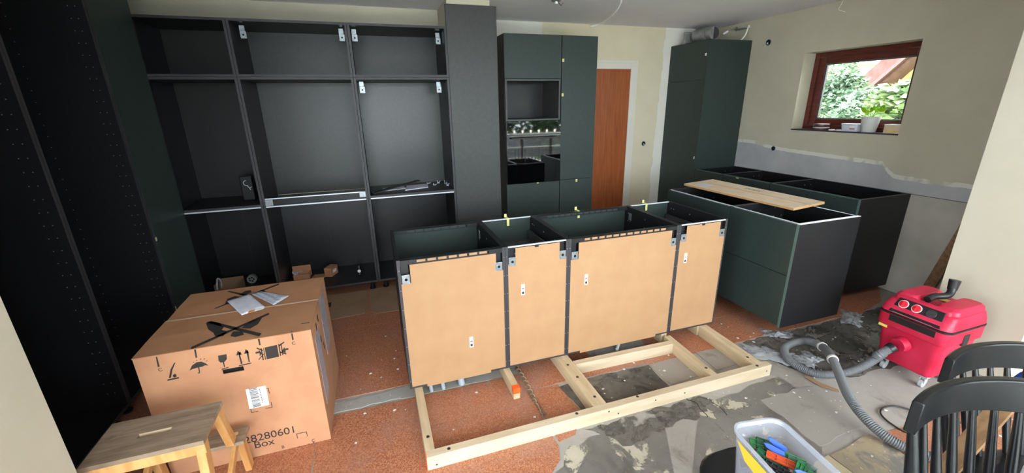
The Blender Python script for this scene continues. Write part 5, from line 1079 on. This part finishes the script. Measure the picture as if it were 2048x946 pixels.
rv = [Vector(p)-t_.location for p in ((9.9, 4.138, 1.651), (9.9, 3.749, 2.12), (9.9, 3.037, 2.689), (9.9, 2.569, 0.724), (9.9, 3.905, 0.602))]; MB().prism(rv, (2.2, 0, 0)).build('gable_wall', 'house_yellow', t_)
def bush(label, spots, m, size, count, stem=None, seed=1, name='garden_bush', cat='bush'):
    c0 = Vector(spots[0][0]); o = thing(name, label, cat, (c0.x, c0.y, -0.2)); random.seed(seed); mb = MB()
    for k in range(count):
        c, r = random.choice(spots); c = Vector(c)-o.location
        d = Vector((random.gauss(0, 1), random.gauss(0, 1), random.gauss(0, 1))).normalized()*r*random.uniform(0.55, 1.0)**0.5; d.z *= 0.8
        p = c+d; a = Vector((random.uniform(-1, 1), random.uniform(-1, 1), random.uniform(-0.7, 0.5))).normalized(); b = a.cross(Vector((random.uniform(-1, 1), random.uniform(-1, 1), 1))).normalized(); s_ = size*random.uniform(0.6, 1.2)
        v = [mb.bm.verts.new(q_) for q_ in (p, p+a*s_*0.5+b*s_*0.32, p+a*s_, p+a*s_*0.5-b*s_*0.32)]; mb.bm.faces.new(v)
    mb.build('foliage', m, o, kind='stuff')
    mb = MB()
    for c, r in spots:
        c = Vector(c)-o.location; mb.tube([(0, 0, 0.0), (c.x*0.5, c.y*0.5, c.z*0.5), (c.x, c.y, c.z)], [0.03, 0.02, 0.01], 6)
    mb.build('stem', 'bark', o); return o
bush('loose light green tree left of the roof, outside the window', [((8, 3.612, 2.058), 0.38), ((8, 3.675, 1.718), 0.42), ((8.2, 3.484, 1.839), 0.30), ((8, 3.361, 1.497), 0.40), ((8, 3.684, 1.318), 0.35)], 'leaf_a', 0.09, 5000, seed=1)
bush('darker green shrub low in the middle of the window view', [((7.5, 2.693, 1.429), 0.30), ((7.7, 2.713, 1.618), 0.26), ((7.5, 2.819, 1.309), 0.30), ((7.5, 2.372, 1.432), 0.30)], 'leaf_a', 0.08, 3500, seed=2)
bush('bright yellow-green large-leaved bush right outside the window', [((6.6, 1.735, 1.649), 0.20), ((6.6, 1.609, 1.708), 0.22), ((6.6, 1.823, 1.522), 0.20), ((6.6, 1.607, 1.46), 0.26), ((6.6, 1.439, 1.553), 0.25), ((6.6, 1.779, 1.328), 0.25)], 'leaf_b', 0.15, 1100, seed=3)
# garden behind the camera, seen only as a reflection
struct(MB().box(-2, 12, -8.2, -8.0, -0.13, 0.70).build('wall_patio', 'garden_wall'))
for k in range(3): bush('dark green hedge behind the patio wall, reflected in the oven, number by distance' if False else ['left', 'middle', 'right'][k]+' hedge bush beyond the patio wall, reflected in the oven glass', [((2.4+3.6*k, -10.4, 0.9), 1.2), ((4.0+3.6*k, -10.6, 1.1), 1.2)], 'hedge_leaf', 0.26, 3500, seed=30+k, name='hedge_bush')
o = thing('garden_railing', 'white-topped terrace railing with slats, reflected in the oven glass', 'railing', (3.0, -5.0, -0.13))
bx('top_rail', 'house_white', 0, 2.6, -0.04, 0.04, 0.96, 1.03, o); bx('lower_rail', 'house_white', 0, 2.6, -0.02, 0.02, 0.64, 0.67, o); bx('lower_rail', 'house_white', 0, 2.6, -0.02, 0.02, 0.16, 0.19, o)
for x_ in (0.0, 0.86, 1.72, 2.54): bx('post', 'frame_dark', x_, x_+0.06, -0.03, 0.03, 0.0, 0.96, o)
for k in range(25): x_ = 0.07+k*0.1; bx('slat', 'garden_wall', x_, x_+0.04, -0.01, 0.01, 0.19, 0.64, o)
o = thing('string_lights', 'string of lit bulbs over the terrace railing, reflected in the oven glass', 'lights', (3.0, -5.0, 0.9005))
MB().tube([(0, 0, 0.004), (1.3, 0, 0.004), (2.6, 0, 0.004)], 0.004, 6).build('wire', 'bolt_dark', o)
for k in range(10): x_ = 0.2+k*0.24; MB().tube([(x_, 0, 0.008), (x_, 0, 0.03), (x_, 0, 0.055), (x_, 0, 0.075)], [0.012, 0.014, 0.026, 0.012], 10).build('bulb', 'lamp_bulb', o, smooth=True)
